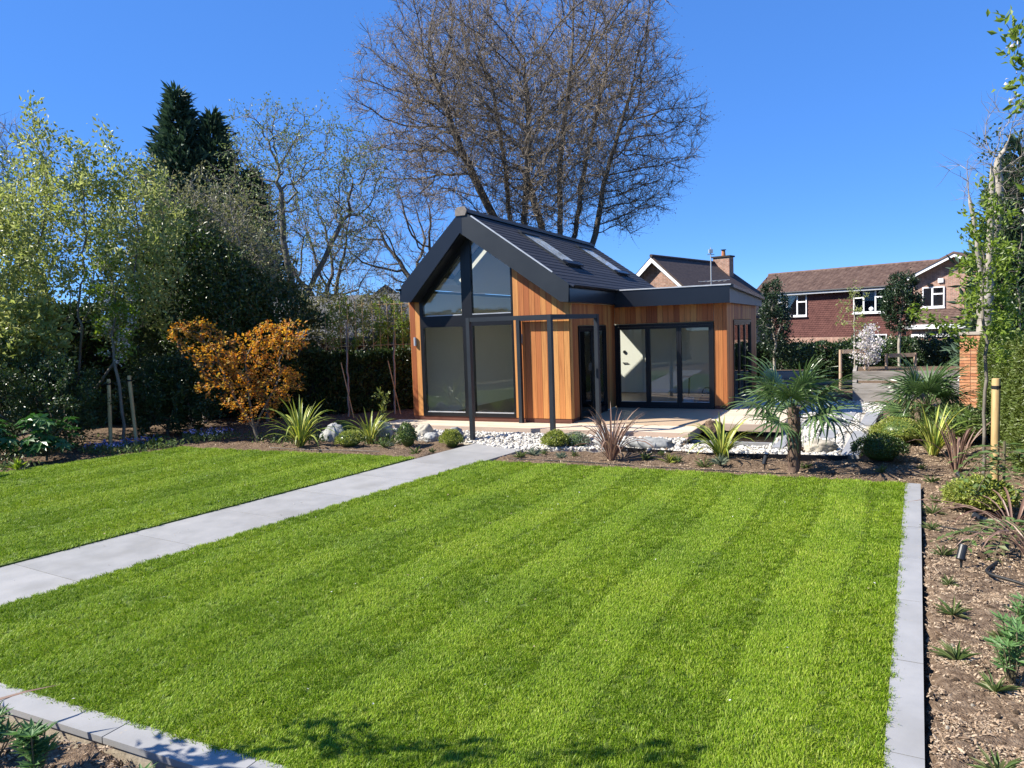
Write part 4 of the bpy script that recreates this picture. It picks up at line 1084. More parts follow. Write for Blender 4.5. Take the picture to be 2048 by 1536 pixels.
# ================================================================== TREES
def bare_tree(name, label, cat, base, starts, attr, mat, step, infl, kill, r0, rmax, twig_n, twig_len, twig_r, leaf=None, leaf_n=1, leaf_size=.05, up=.1, group=None, twigmat=None, iters=140, jit=.15, spread=.7, rtw=3.0, maxn=30000):
    t = thing(name, label, cat, base, 0, group)
    b = np.array(base)
    st = [np.asarray(s, float) - b for s in starts]
    P, par = colonize(st, np.asarray(attr) - b, step, infl, kill, iters, up, jit, maxn)
    r, nch = radii(par, r0, 2.25, rmax)
    mb = MB(); d = skeleton_mesh(mb, P, par, r)
    mb.build('trunk', mat, t, smooth=True)
    tip = (r < r0 * rtw) & (par >= 0)
    tw = MB(); e, de, mid = add_twigs(tw, P[tip], d[tip], twig_len, twig_r, spread, .2, twig_n)
    tag(tw.build('twigs', twigmat or mat, t), kind='stuff')
    if leaf:
        k = leaf_n; Q = np.concatenate([e, mid]) if k > 1 else e; D = np.concatenate([de, de]) if k > 1 else de
        Q = np.repeat(Q, max(1, k // 2), 0); D = np.repeat(D, max(1, k // 2), 0)
        n = len(Q); D = D + .8 * rng.normal(size=(n, 3)); Q = Q + rng.normal(size=(n, 3)) * leaf_size * .6
        leaf_obj('leaves', M[leaf], t, Q, D, leaf_size * rng.uniform(.6, 1.3, n), leaf_size * .55)
    return t

# the great bare tree behind the garden room
def oak():
    c = np.array([1.1, 32, 11.4]); A = []
    r_ = np.random.default_rng(5)
    for k in range(46):
        v = unit(r_.normal(size=3)); q = r_.uniform(.45, .86); rr = r_.uniform(1.25, 2.1)
        A.append(ellipsoid(c + v * q * np.array([7.1, 6.0, 6.0]), (rr, rr, rr * 1.25), int(70 * rr ** 2.1)))
    for cx, cz, rr in ((6.6, 8.0, 1.5), (7.6, 10.2, 1.4), (5.2, 7.2, 1.3), (-5.2, 9.4, 1.3), (-5.9, 12.0, 1.2), (-4.8, 14.2, 1.5), (-4.0, 8.2, 1.0), (-3.0, 15.4, 1.6), (3.2, 16.2, 1.6), (-1.0, 16.4, 1.6)):
        A.append(ellipsoid((cx, 32 + r_.uniform(-1, 1), cz), (rr, rr, rr), int(75 * rr ** 2)))
    A = np.concatenate(A + [ellipsoid(c, (6.8, 5, 5), 900)])
    A = A[(((A - c) / np.array([7.5, 6.6, 6.6])) ** 2).sum(1) < 1]
    base = (1.9, 32, 0)
    S = [[(1.6, 32, -.2), (1.55, 32, 2.4)],
         [(1.5, 32, 1.6), (.6, 31.9, 4.6), (.12, 32, 6.8), (.0, 31.7, 9.4), (-.4, 31.5, 12.5)],
         [(.45, 32, 5.0), (-.6, 31.6, 7.2), (-1.8, 31.2, 9.8), (-2.7, 31, 12.6)],
         [(1.55, 32, 2.3), (.95, 31.0, 5), (.7, 30.8, 6.8), (1.0, 30.5, 9.6), (.9, 30.2, 13)],
         [(1.55, 32, 2.4), (1.6, 33, 5), (1.58, 33.4, 6.9), (1.0, 34, 9), (1.2, 34.5, 12.5)],
         [(1.55, 32, 2.3), (2.0, 31.6, 4.4), (2.24, 31.5, 6.4), (2.3, 31.4, 9), (2.9, 31.3, 13.2)],
         [(2.15, 31.6, 4.4), (2.95, 32.3, 6.3), (3.5, 32.5, 9.5), (4.4, 32.4, 12.8)],
         [(1.9, 31.7, 3.4), (3.4, 31.9, 5.2), (3.8, 32, 6.3), (4.2, 32, 8.4), (5.2, 31.8, 11.6)]]
    bare_tree('bare_tree', 'tall bare tree with many rising stems and rusty twigs behind the garden room', 'tree', base, S, A, M['bark_oak'], .33, 1.9, .4, .011, .34, 6, .72, .009,
              'l_oakbud', 2, .06, up=.42, twigmat=M['twig'], iters=200, maxn=26000, jit=.09)
oak()

# budding grey-barked tree left of the room
def budding():
    c = np.array([-6.4, 24, 6.9])
    A = np.concatenate([ellipsoid(c, (3.0, 2.4, 2.7), 700), ellipsoid((-7.6, 24, 8.4), (1.3, 1.2, 1.4), 160), ellipsoid((-4.6, 24, 7.3), (.9, 1, 1.3), 120), ellipsoid((-8.2, 24, 5.2), (1.2, 1.4, 2), 200)])
    S = [[(-7.2, 24, -.2), (-7.15, 24, 2.2), (-6.95, 24, 3.4), (-6.6, 23.9, 5)], [(-7.15, 24, 2.3), (-6.3, 24.2, 4.2), (-5.3, 24.2, 6)],
         [(-7.7, 24.2, -.2), (-7.75, 24.2, 2.8), (-8.3, 24, 5)], [(-6.95, 24, 3.4), (-7.2, 24, 5.4), (-7.2, 24, 7)]]
    bare_tree('budding_tree', 'crooked grey tree with sparse pale green buds left of the glazed gable', 'tree', (-7.2, 24, 0), S, A, M['bark_grey'], .27, 1.7, .36, .009, .15, 3, .42, .007,
              'l_budgreen', 4, .085, up=.08, iters=150, jit=.3)
budding()
# small far bare trees
def far_bare(c, r, base, n, label, grp=None, h0=3.0, up=.15):
    A = ellipsoid(c, r, n)
    S = [[(base[0], base[1], -.3), (base[0] + .1, base[1], h0)]] + [[(base[0] + .1, base[1], h0), (base[0] + dx, base[1] + dy, h0 + 2.2)] for dx, dy in ((-1, .4), (.9, -.3), (.1, .5))]
    bare_tree('bare_tree', label, 'tree', (base[0], base[1], 0), S, A, M['bark_oak'], .45, 3, .6, .014, .28, 4, 1.0, .012, None, up=up, group=grp, twigmat=M['twig'])
far_bare((-6.6, 46, 8.0), (4.6, 3, 4.0), (-5.75, 46), 750, 'smaller bare tree with a leaning trunk between outbuilding and gable roof', h0=4.5)
far_bare((-11.5, 44, 7.2), (4.5, 3, 3.8), (-11.0, 44), 650, 'slim bare tree beyond the outbuilding beside the dark conifer', h0=3)
far_bare((-31, 46, 11.0), (5, 4, 5.5), (-31, 46), 700, 'bare brown tree far behind the pale leafed shrub', h0=5)

# thicket of thin bare saplings in front of the outbuilding
def sapling_thicket():
    for k, (x, y, h) in enumerate(((-6.2, 23.2, 4.6), (-5.5, 23.0, 3.9), (-5.0, 23.6, 4.9), (-4.2, 23.4, 4.2), (-8.6, 23.0, 4.4), (-3.7, 24.0, 4.6))):
        A = ellipsoid((x, y, h * .62), (.75, .7, h * .38), 110)
        bare_tree('bare_sapling', ('thin tangled sapling before the roof of the outbuilding, forking near the crooked grey tree', 'short tangled sapling between the crooked grey tree and first espalier', 'tallest thin sapling behind the espalier nearer the maple', 'low thin sapling between the two espalier trees', 'pale thin sapling left of the crooked grey tree behind the maple', 'thin sapling behind the espalier close to the garden room')[k], 'tree', (x, y, 0), [[(x, y, -.1), (x + .05, y, h * .3)]], A, M['bark_pale'], .2, 1.3, .26, .006, .035, 2, .34, .005,
                  'l_budgreen', 1, .06, up=.2, group='bare saplings before the outbuilding', jit=.35)
sapling_thicket()

# dark conifer with two tops
def conifer(name, label, base, tops, zlow, spread, n, ln=.55, mat='l_conifer', droop=-.1):
    t = thing(name, label, 'tree', base)
    tr = MB()
    Ps, Ds = [], []
    for (x, y, z, w) in tops:
        tr.tube([(x * .6, y * .6, -.2), (x * .8, y * .8, z * .5), (x, y, z - .3)], [.3, .18, .02], 8)
        m = int(n * w); q = rng.uniform(0, 1, m) ** .7; zz = z - q * (z - zlow)
        az = rng.uniform(0, 6.28, m)
        lobes = 1 + .28 * np.sin(az * 3 + zz * 1.7) + .18 * np.sin(az * 5 - zz * 3.1)
        tier = .62 + .45 * np.abs(np.sin(zz * 2.3 + np.sin(az * 2 + x) * 1.6))
        rr = (.1 + spread * w * q ** .85) * lobes * tier * rng.uniform(.4, 1.15, m) * np.where(rng.uniform(size=m) < .1, 1.35, 1)
        P = np.c_[x * (.6 + .4 * (1 - q)) + rr * np.cos(az), y + rr * np.sin(az), zz - .12 * rr]
        D = np.c_[np.cos(az), np.sin(az), np.full(m, .55)] + .45 * rng.normal(size=(m, 3))
        Ps.append(P); Ds.append(D)
    tr.build('trunk', M['bark_oak'], t, smooth=True)
    P = np.concatenate(Ps); D = np.concatenate(Ds)
    leaf_obj('crown', M[mat], t, P, D, ln * rng.uniform(.5, 1.2, len(P)), ln * .26)
    return t
conifer('conifer', 'dark blue-green conifer with two pointed tops rising above the shrubs', (-12.2, 30, 0), [(-.75, 0, 12.2, 1.0), (.55, .2, 11.3, .95), (1.9, .3, 9.0, .8)], 1.0, 2.6, 15000, .46)

# leafy shrubs and small trees on a grown skeleton
def leafy(name, label, cat, base, shells, mat, n_attr, leaves, ln, wd, bark='stem', stems=None, step=.22, infl=1.4, kill=.3, r0=.005, rmax=.05, cluster=.16, up=.15, group=None, flower=None, nrm_up=False, wild=.9, part='crown'):
    """shells: list of (centre, radii, weight)"""
    t = thing(name, label, cat, base, 0, group); b = np.array(base, float)
    A = np.concatenate([ellipsoid(c, r, int(n_attr * w), .25) for c, r, w in shells]) - b
    A = A[A[:, 2] > .05]
    st = stems or [[(b[0], b[1], b[2] - .1), (b[0], b[1], b[2] + .35)]]
    P, par = colonize([np.asarray(s, float) - b for s in st], A, step, infl, kill, 120, up, .2, 9000)
    r, nch = radii(par, r0, 2.3, rmax)
    mb = MB(); d = skeleton_mesh(mb, P, par, r, ((.03, 7), (.012, 5), (0, 3))); mb.build('trunk' if cat == 'tree' else 'stems', M[bark], t, smooth=True)
    tip = np.where((r < r0 * 2.6) & (par >= 0))[0]
    i = rng.choice(tip, leaves); Q = P[i] + rng.normal(size=(leaves, 3)) * cluster * .6 + d[i] * rng.uniform(0, cluster, leaves)[:, None]
    D = d[i] + wild * rng.normal(size=(leaves, 3))
    leaf_obj(part, M[mat], t, Q, D, ln * rng.uniform(.6, 1.3, leaves), wd * rng.uniform(.7, 1.2, leaves), nrm=np.tile([0, 0, 1.], (leaves, 1)) if nrm_up else None)
    if flower:
        fm, fn, fs, fc = flower; j = rng.choice(tip, fn); Qf = np.repeat(P[j], fc, 0) + rng.normal(size=(fn * fc, 3)) * fs * 1.1
        leaf_obj('blossom', M[fm], t, Qf, rng.normal(size=(fn * fc, 3)), fs, fs * .9)
    return t

# left side: pale tall shrub, dark laurel, camellia, fatsia
leafy('tall_shrub', 'tall airy shrub with pale green leaves towering over the staked cherry', 'shrub', (-9.9, 17.0, 0),
      [((-10.1, 17, 4.6), (1.5, 1.3, 2.3), .34), ((-8.6, 17.1, 4.4), (1.2, 1.2, 2.2), .28), ((-11.6, 16.8, 4.0), (1.5, 1.3, 2.0), .25), ((-10.3, 16.6, 6.7), (.35, .4, 1.1), .05), ((-8.8, 17, 6.2), (.3, .3, 1.2), .04), ((-9.6, 17, 6.2), (.5, .5, .8), .04)],
      'l_pale', 1000, 17000, .12, .058, 'bark_grey', [[(-9.9 + dx, 17 + dy, -.1), (-9.9 + 1.3 * dx, 17 + 1.2 * dy, 2.4)] for dx, dy in ((-.5, .1), (.2, -.3), (.8, .2), (-1.1, -.2))], .24, 1.6, .34, .005, .06, .2)
leafy('tall_shrub', 'slender yellow-green shrub at the edge of the left border', 'shrub', (-12.6, 18.0, 0),
      [((-12.6, 18, 4.2), (1.3, 1.2, 2.6), .8), ((-12.8, 18, 6.5), (.8, .8, 1.2), .2)], 'l_pale', 500, 8000, .12, .055, 'bark_grey', None, .25, 1.6, .36, .005, .06, .2)
leafy('laurel_tree', 'large dark laurel with bare lower stems between conifer and maple', 'tree', (-8.2, 19.3, 0),
      [((-8.4, 19.2, 3.9), (1.4, 1.2, 1.7), .5), ((-7.3, 19.4, 3.0), (1.0, 1.1, 1.5), .25), ((-9.2, 19.2, 2.6), (1.1, 1.1, 1.5), .25)],
      'l_laurel', 850, 17000, .13, .06, 'bark_grey', [[(-8.2 + dx, 19.3 + dy, -.1), (-8.2 + 1.2 * dx, 19.3 + dy, 1.9)] for dx, dy in ((-.3, 0), (.15, .1), (.45, -.1))], .23, 1.6, .32, .006, .06, .2)
leafy('laurel_tree', 'broad dark laurel filling the gap behind the orange maple', 'tree', (-6.9, 20.6, 0),
      [((-6.9, 20.6, 2.3), (1.5, 1.1, 1.9), .7), ((-8.6, 20.8, 1.8), (1.2, 1, 1.5), .3)], 'l_laurel', 700, 15000, .14, .06, 'bark_grey', None, .24, 1.6, .34, .006, .06, .2)
leafy('camellia', 'low dark glossy camellia beside the staked cherry', 'shrub', (-9.9, 15.9, 0),
      [((-9.9, 15.9, 1.0), (1.15, .9, .95), .6), ((-11.0, 15.7, 1.2), (1.1, .9, 1.2), .4)], 'l_camellia', 560, 17000, .075, .038, 'bark_oak', None, .18, 1.2, .25, .004, .04, .13)
leafy('camellia', 'broad dark evergreen shrub behind the cherry stakes', 'shrub', (-8.3, 17.6, 0),
      [((-8.2, 17.6, .9), (1.3, .7, .95), 1)], 'l_camellia', 460, 14000, .085, .042, 'bark_oak', None, .18, 1.2, .25, .004, .04, .14)
leafy('photinia', 'shrub with large yellow-green leaves at the left border edge', 'shrub', (-10.6, 16.2, 0),
      [((-10.7, 16.2, 2.4), (1.0, .6, .9), 1)], 'l_pale', 240, 2600, .17, .075, 'stem', [[(-10.6, 16.2, 0), (-10.6, 16.2, 1.5)]], .2, 1.2, .28, .005, .04, .18)

bare_tree('olive_shrub', 'tall twiggy shrub with sparse olive leaves in front of the conifer', 'tree', (-8.6, 20.4, 0), [[(-8.6, 20.4, -.1), (-8.5, 20.4, 2.6)], [(-8.6, 20.4, 1.2), (-7.6, 20.4, 3.6)], [(-8.6, 20.4, 1.4), (-9.4, 20.4, 3.6)]],
          np.concatenate([ellipsoid((-8.6, 20.4, 5.3), (1.9, 1.2, 1.5), 420), ellipsoid((-7.2, 20.4, 4.3), (1.2, 1.0, 1.4), 220), ellipsoid((-9.9, 20.4, 5.6), (1.0, .9, 1.5), 160)]),
          M['bark_pale'], .22, 1.5, .3, .006, .07, 4, .42, .0055, 'l_olive', 4, .1, up=.1, jit=.3)
def fatsia(loc, n, label):
    t = thing('fatsia', label, 'shrub', loc)
    mb = MB()                                            # one hand-shaped leaf, 7 fingers
    for a in np.linspace(-2.1, 2.1, 7):
        L = .19 * (1 - .12 * abs(a)); d = np.array([math.cos(a), math.sin(a), 0]); s = np.array([-d[1], d[0], 0])
        v = [(0, 0, 0), tuple(d * L * .5 + s * .034 + [0, 0, .008]), tuple(d * L + [0, 0, -.03]), tuple(d * L * .5 - s * .034 + [0, 0, .008])]
        mb.add(v, np.array([[0, 1, 2, 3]]))
    me = mb.mesh('leaf', M['l_fatsia'])
    st = MB()
    for k in range(n):
        az = rng.uniform(0, 6.28); rr = rng.uniform(.1, .5) ; z = rng.uniform(.25, 1.0) * (1.05 - rr * .6)
        p = np.array([rr * math.cos(az), rr * math.sin(az), z]); st.tube([(p[0] * .15, p[1] * .15, max(.05, z - .35)), tuple(p)], .006, 5, False)
        link('leaf', me, t, tuple(p), (rng.normal(0, .25), .35 + rng.normal(0, .2), az), rng.uniform(.8, 1.35))
    st.tube([(0, 0, -.05), (.02, 0, .5), (0, .03, .85)], [.025, .02, .012], 6).build('stems', M['stem'], t)
fatsia((-9.35, 14.6, 0), 60, 'bright green hand-leaved fatsia at the lawn edge below the camellia')
fatsia((-10.2, 14.2, 0), 50, 'second hand-leaved fatsia partly out past the lawn corner')

# staked blossom cherry on the left
leafy('cherry_tree', 'young staked cherry with white blossom and lime leaves in the left border', 'tree', (-8.68, 16.3, 0),
      [((-8.75, 16.3, 2.7), (.45, .45, 1.1), .6), ((-8.8, 16.3, 3.9), (.35, .35, .9), .3), ((-8.3, 16.3, 2.9), (.3, .3, .8), .1)], 'l_cherry', 190, 2600, .085, .042, 'bark_grey',
      [[(-8.66, 16.3, -.05), (-8.72, 16.3, 1.5), (-8.78, 16.3, 2.4)]], .2, 1.0, .25, .005, .035, .12, .3, None, ('l_white', 150, .05, 7))
def stake(x, y, h, label, lean=(0, 0), r=.04, group=None):
    t = thing('tree_stake', label, 'stake', (x, y, 0), 0, group)
    MB().tube([(0, 0, -.15), (lean[0], lean[1], h - .02), (lean[0], lean[1], h)], [r, r, r * .85], 12).build('post', M['stake'], t, smooth=True)
    MB().tube([(lean[0] * .93, lean[1] * .93, h - .13), (lean[0] * .94, lean[1] * .94, h - .09)], r + .006, 12).build('rubber_tie', M['rubber'], t)
    return t
stake(-8.93, 16.18, 1.47, 'round timber stake with black tie beside the left cherry, camellia side', (.06, 0))
stake(-8.47, 16.42, 1.52, 'round timber stake with black tie beside the left cherry, maple side', (-.07, 0))
tb = MB().obox((-8.87, 16.2, 1.37), (-8.54, 16.4, 1.4), .03, .006).build('tree_tie', M['rubber']); tag(tb, 'black rubber strap between the two cherry stakes', 'strap')

# orange maple
leafy('japanese_maple', 'spreading Japanese maple with orange and amber leaves', 'tree', (-5.72, 16.3, 0),
      [((-7.0, 16.3, 2.4), (.6, .45, .3), .11), ((-6.35, 16.3, 1.95), (.75, .6, .35), .19), ((-5.35, 16.3, 2.1), (.5, .5, .5), .17), ((-4.85, 16.3, 2.2), (.35, .4, .4), .08), ((-6.2, 16.3, 1.3), (.85, .6, .4), .2), ((-5.3, 16.3, 1.25), (.65, .6, .5), .16), ((-5.75, 16.2, .75), (.6, .45, .35), .1)],
      'l_maple', 900, 5200, .075, .055, 'bark_grey', [[(-5.72, 16.3, -.05), (-5.75, 16.3, .25), (-6.2, 16.3, 1.0)], [(-5.75, 16.3, .25), (-5.3, 16.3, 1.1)], [(-5.75, 16.3, .25), (-5.85, 16.2, 1.2)]], .14, .8, .17, .004, .045, .08, .02, None, None, True, .6)

# clipped or loose hedges
def hedge(name, label, pts, w, h, mat, dens, ln, wd, rough=.08, base=0.0):
    """leafy wall along a line of ground points"""
    t = thing(name, label, 'hedge', (pts[0][0], pts[0][1], 0)); o = np.array([pts[0][0], pts[0][1]])
    Ps, Ns = [], []; core = MB()
    for a, b in zip(pts[:-1], pts[1:]):
        a, b = np.array(a), np.array(b); L = np.linalg.norm(b - a); d = (b - a) / L; nn = np.array([-d[1], d[0]])
        for face in range(4):
            area = L * (w if face == 2 else h); m = int(area * dens * (1 if face < 3 else .3))
            s = rng.uniform(-.1, L + .1, m); z = rng.uniform(base, h, m); q = rng.uniform(-w / 2, w / 2, m)
            if face == 0: q = np.full(m, w / 2); N_ = (nn[0], nn[1], .2)
            elif face == 1: q = np.full(m, -w / 2); N_ = (-nn[0], -nn[1], .2)
            elif face == 2: z = np.full(m, h); N_ = (0, 0, 1)
            else: N_ = (nn[0], nn[1], 1)
            bump = rough * (np.sin(s * 3.1 + z * 2) + np.sin(s * 7.3 - z * 4.1) + np.sin(z * 5 + s))
            off = bump * .5 - np.abs(rng.normal(0, rough * .8, m))
            P = np.c_[a + s[:, None] * d + (q[:, None] + (off[:, None] * np.sign(q[:, None]) if face < 2 else 0)) * nn, z + (off if face == 2 else 0)]
            Ps.append(P); Ns.append(np.tile(N_, (m, 1)))
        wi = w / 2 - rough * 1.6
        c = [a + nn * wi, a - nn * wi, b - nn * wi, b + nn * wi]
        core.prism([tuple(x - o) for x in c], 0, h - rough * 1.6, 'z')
    core.build('dark_core', M['darkwall'], t)  # solid dark box added inside the leaves to block light
    P = np.concatenate(Ps); P[:, :2] -= o; N_ = np.concatenate(Ns)
    D = unit(N_ + 1.0 * rng.normal(size=N_.shape)); 
    leaf_obj('foliage', M[mat], t, P, D, ln * rng.uniform(.6, 1.3, len(P)), wd, nrm=N_)
    return t
hedge('laurel_hedge', 'dark laurel hedge behind the espalier trees left of the garden room', [(-7.0, 21.7), (-2.3, 22.6)], 1.0, 1.75, 'l_laurel', 900, .13, .06, .14)
hedge('background_hedge', 'tall dark evergreen hedge behind the shrubs of the left border', [(-22, 17.5), (-13.5, 20.5), (-7.4, 22.6)], 1.4, 3.4, 'l_darkhedge', 330, .16, .08, .25)
hedge('side_hedge', 'clipped green hedge along the right boundary beside the brick pillar', [(10.05, 14.9), (7.85, 10.6), (6.7, 8.0)], .9, 1.86, 'l_hedge', 2600, .06, .03, .05)
hedge('rear_hedge', 'tall dark hedge in front of the tile-hung house', [(8.6, 29.5), (13, 28), (18, 25)], 1.0, 1.35, 'l_darkhedge', 550, .12, .06, .12)
hedge('boundary_hedge', 'tall boundary hedge running past the left lawn', [(-12.6, 12.5), (-14.5, 4), (-14, -5)], 1.2, 3.0, 'l_darkhedge', 260, .16, .09, .2)

# espaliers on bamboo frames
def espalier(x, y, label, k):
    t = leafy('espalier_tree', label, 'tree', (x, y, 0), [((x + .05, y, 2.5), (.68, .2, .8), 1)], 'l_cherry', 190, 1500, .075, .036, 'bark_pale',
              [[(x, y, -.05), (x + .03, y, 1.4), (x + .06, y, 2.6)]], .18, .9, .24, .004, .03, .09, .1)
    f = thing('bamboo_trellis', 'bamboo cane trellis tied to the espalier tree ' + k, 'trellis', (x, y - .06, 0))
    for i in range(6):
        u = -.52 + i * .21; MB().tube([(u, 0, 1.85), (u + .01, 0, 3.2)], .009, 6).build('cane', M['stake'], f)
    for z in (1.95, 3.1): MB().tube([(-.58, .02, z), (.6, .02, z)], .009, 6).build('cane', M['stake'], f)
    MB().tube([(-.58, .04, 1.9), (.6, .04, 3.15)], .01, 6).build('cane', M['stake'], f)
    s = thing('bamboo_prop', 'leaning cane propping the espalier tree ' + k, 'cane', (x, y - .1, 0))
    MB().tube([(.22, -.2, -.1), (-.12, 0, 1.5)], .016, 6).build('cane', M['stake'], s)
espalier(-4.67, 20.8, 'espaliered young tree on canes nearer the orange maple', 'nearer the maple')
espalier(-3.38, 21.0, 'espaliered young tree on canes close to the garden room wall', 'close to the garden room')

leafy('hazel_bush', 'loose yellow-green bush rising behind the laurel hedge by the outbuilding', 'shrub', (-5.6, 23.0, 0), [((-5.7, 23, 2.9), (1.1, .7, 1.1), .5), ((-4.2, 23.1, 2.7), (1.1, .7, .9), .5)], 'l_olive', 420, 5200, .1, .05, 'bark_pale', [[(-5.6, 23, -.1), (-5.5, 23, 1.4)], [(-5.6, 23, .8), (-4.4, 23.1, 2)]], .22, 1.3, .3, .005, .04, .15)
leafy('hazel_bush', 'bright green bush on top of the hedge beside the garden room corner', 'shrub', (-3.2, 22.9, 0), [((-3.3, 22.9, 1.9), (1.0, .6, .7), 1)], 'l_hedge', 240, 3000, .1, .05, 'bark_pale', None, .22, 1.3, .3, .005, .04, .15)

# evergreens, saplings and blossom on the raised beds at the back right
leafy('evergreen_tree', 'dense dark evergreen tree beside the flat roofed wing', 'tree', (9.3, 26, 0), [((9.3, 26, 2.3), (.55, .55, 1.45), 1)], 'l_holly', 380, 6500, .085, .045, 'bark_pale', [[(9.3, 26, -.1), (9.3, 26, 1.2)]], .16, .9, .2, .004, .05, .1)
leafy('evergreen_tree', 'clipped evergreen standard on a pale stem before the tile-hung house', 'tree', (13.18, 25, 0), [((13.25, 25, 2.7), (.62, .6, 1.0), 1)], 'l_holly', 420, 7500, .085, .045, 'bark_pale', [[(13.18, 25, -.1), (13.2, 25, 1.75), (13.25, 25, 2.4)]], .16, .9, .2, .004, .05, .1)
leafy('evergreen_shrub', 'rounded dark evergreen shrub between standard tree and brick pillar', 'shrub', (15.1, 25.6, 0), [((15.1, 25.6, .9), (1.0, .8, .9), 1)], 'l_holly', 320, 5000, .1, .05, 'bark_oak', None, .18, 1, .24, .004, .05, .12)
leafy('young_tree', 'thin young tree with yellowing leaves tied to a timber frame', 'tree', (11.18, 24, 0), [((11.2, 24, 2.4), (.5, .45, 1.1), 1)], 'l_pale', 110, 380, .1, .045, 'bark_pale', [[(11.18, 24, 0), (11.2, 24, 1.5), (11.22, 24, 3.3)]], .2, 1, .26, .005, .025, .1)
leafy('blossom_shrub', 'white blossoming shrub in the raised timber bed', 'shrub', (11.2, 23.2, .4), [((11.25, 23.2, 1.4), (.5, .45, .65), 1)], 'l_pale', 130, 260, .06, .03, 'bark_grey', [[(11.2, 23.2, .4), (11.2, 23.2, .8)]], .15, .9, .2, .004, .03, .09, .2, None, ('l_white', 240, .065, 5))
for k, (x, h, w) in enumerate(((10.2, 1.55, 1.0), (12.4, 1.6, 1.1), (14.0, 1.5, 1.2), (16.4, 1.6, 1.2))):
    leafy('border_shrub', ('dark leafy shrub behind the first timber tree frame', 'dark leafy shrub between the two timber tree frames', 'dark leafy shrub just behind the evergreen standard', 'dark leafy shrub behind the brick pillar')[k], 'shrub', (x, 26.4, 0), [((x, 26.4, h * .55), (w * .75, .6, h * .5), 1)], 'l_darkhedge', 220, 2800, .1, .05, 'bark_oak', None, .2, 1, .26, .004, .04, .13)
def tree_frame(x0, x1, y, z1, label):
    t = thing('tree_support', label, 'support', (x0, y, .3))
    for x in (0, x1 - x0): MB().tube([(x, 0, -.3), (x, 0, z1 - .3)], .045, 10).build('post', M['softwood'], t, smooth=True)
    MB().box((.05, x1 - x0 - .05), (-.075, -.045), (z1 - .42, z1 - .30)).build('crossbar', M['softwood'], t)
tree_frame(10.52, 11.32, 23.5, 1.28, 'timber post and crossbar frame holding the thin young tree')
tree_frame(12.04, 12.97, 23.6, 1.1, 'timber post and crossbar frame holding the evergreen standard')
# raised beds of weathered sleepers
def raised(x0, x1, y0, y1, z, label, rz=-.449):
    t = thing('raised_bed', label, 'planter', (x0, y0, 0), rz); L, W = x1 - x0, y1 - y0; n = max(1, round(z / .2)); h = z / n
    for k in range(n):
        MB().box((0, L), (0, .1), (k * h - (.1 if k == 0 else 0), (k + 1) * h - .006)).build('sleeper', M['sleeper'], t)
        MB().box((L - .1, L), (.102, W), (k * h - (.1 if k == 0 else 0), (k + 1) * h - .006)).build('sleeper', M['sleeper'], t)
        MB().box((0, .1), (.102, W), (k * h - (.1 if k == 0 else 0), (k + 1) * h - .006)).build('sleeper', M['sleeper'], t)
    MB().box((.11, L - .11), (.11, W), (0, z - .05)).build('soil_fill', M['soil'], t)
raised(9.7, 11.3, 20.9, 23.0, .42, 'low weathered sleeper bed at the end of the pebbles')
raised(10.4, 13.8, 22.4, 25.5, .66, 'higher weathered sleeper bed holding the framed trees')
raised(7.6, 8.9, 22.2, 24.0, .74, 'weathered sleeper bed behind the corner of the deck')

# brick pillar
pl = thing('brick_pillar', 'orange brick pillar at the end of the clipped hedge', 'pillar', (10.9, 17.4, 0), R(-38))
MB().box((-.205, .205), (-.205, .205), (-.2, 1.78)).build('mortar_core', M['mortar'], pl)
bm1, bm2 = MB().box((-.219, -.005), (-.219, -.112), (0, .062)).mesh('brick', M['brick']), MB().box((.005, .219), (-.219, -.112), (0, .062)).mesh('brick', M['brick'])
for c in range(24):
    for s in range(4):
        for k, me in enumerate((bm1, bm2)):
            if c % 2 == s % 2 and k == 0: pass
            o = link('brick', me, pl, (0, 0, c * .0745), (0, 0, s * math.pi / 2 + (0 if (c % 2) else 0)), (1 + random.uniform(-.004, .004),) * 2 + (1,))
MB().box((-.24, .24), (-.24, .24), (1.79, 1.85)).build('coping', M['mortar'], pl)

# right boundary trees
def pollard():
    base = (12.9, 20, 0)
    c = np.array([13.3, 20, 5.4])
    A = np.concatenate([ellipsoid((13.6, 20, 6.2), (1.3, 1.0, 1.9), 260), ellipsoid((12.4, 20, 6), (.5, .5, .5), 20)])
    S = [[(12.9, 20, -.2), (12.85, 20, 2.6)], [(12.85, 20, 2.6), (12.55, 20, 4.6), (12.3, 20, 6.1)], [(12.85, 20, 2.6), (12.9, 19.8, 4.6), (12.85, 19.8, 6.2)], [(12.85, 20, 2.6), (13.3, 20.2, 5), (13.3, 20.2, 6.4)]]
    bare_tree('pollarded_tree', 'pollarded tree with thick fluted grey trunks at the right boundary', 'tree', base, S, A, M['bark_pale'],   .28, 1.6, .36, .008, .2, 3, .7, .006, None, up=.3, twigmat=M['bark_grey'])
pollard()
conifer('conifer', 'dark conifer with drooping sprays behind the pollarded trunks', (14.6, 21.5, 0), [(.2, 0, 7.4, 1.0), (-.2, .2, 6.5, .8)], .8, 1.1, 3200, .4)
leafy('ivy_shrub', 'climbing ivy bush with bronze shoots around the pollarded trunks', 'shrub', (13.4, 19.4, 0), [((13.3, 19.4, 4.6), (.9, .6, 1.6), .5), ((13.8, 19.4, 2.4), (.9, .6, 1.4), .4), ((12.7, 19.5, 6.6), (.35, .3, .6), .1)], 'l_laurel', 380, 2300, .1, .058, 'bark_grey', [[(13.4, 19.4, 0), (13.4, 19.4, 2.5)]], .22, 1.2, .3, .004, .03, .14)

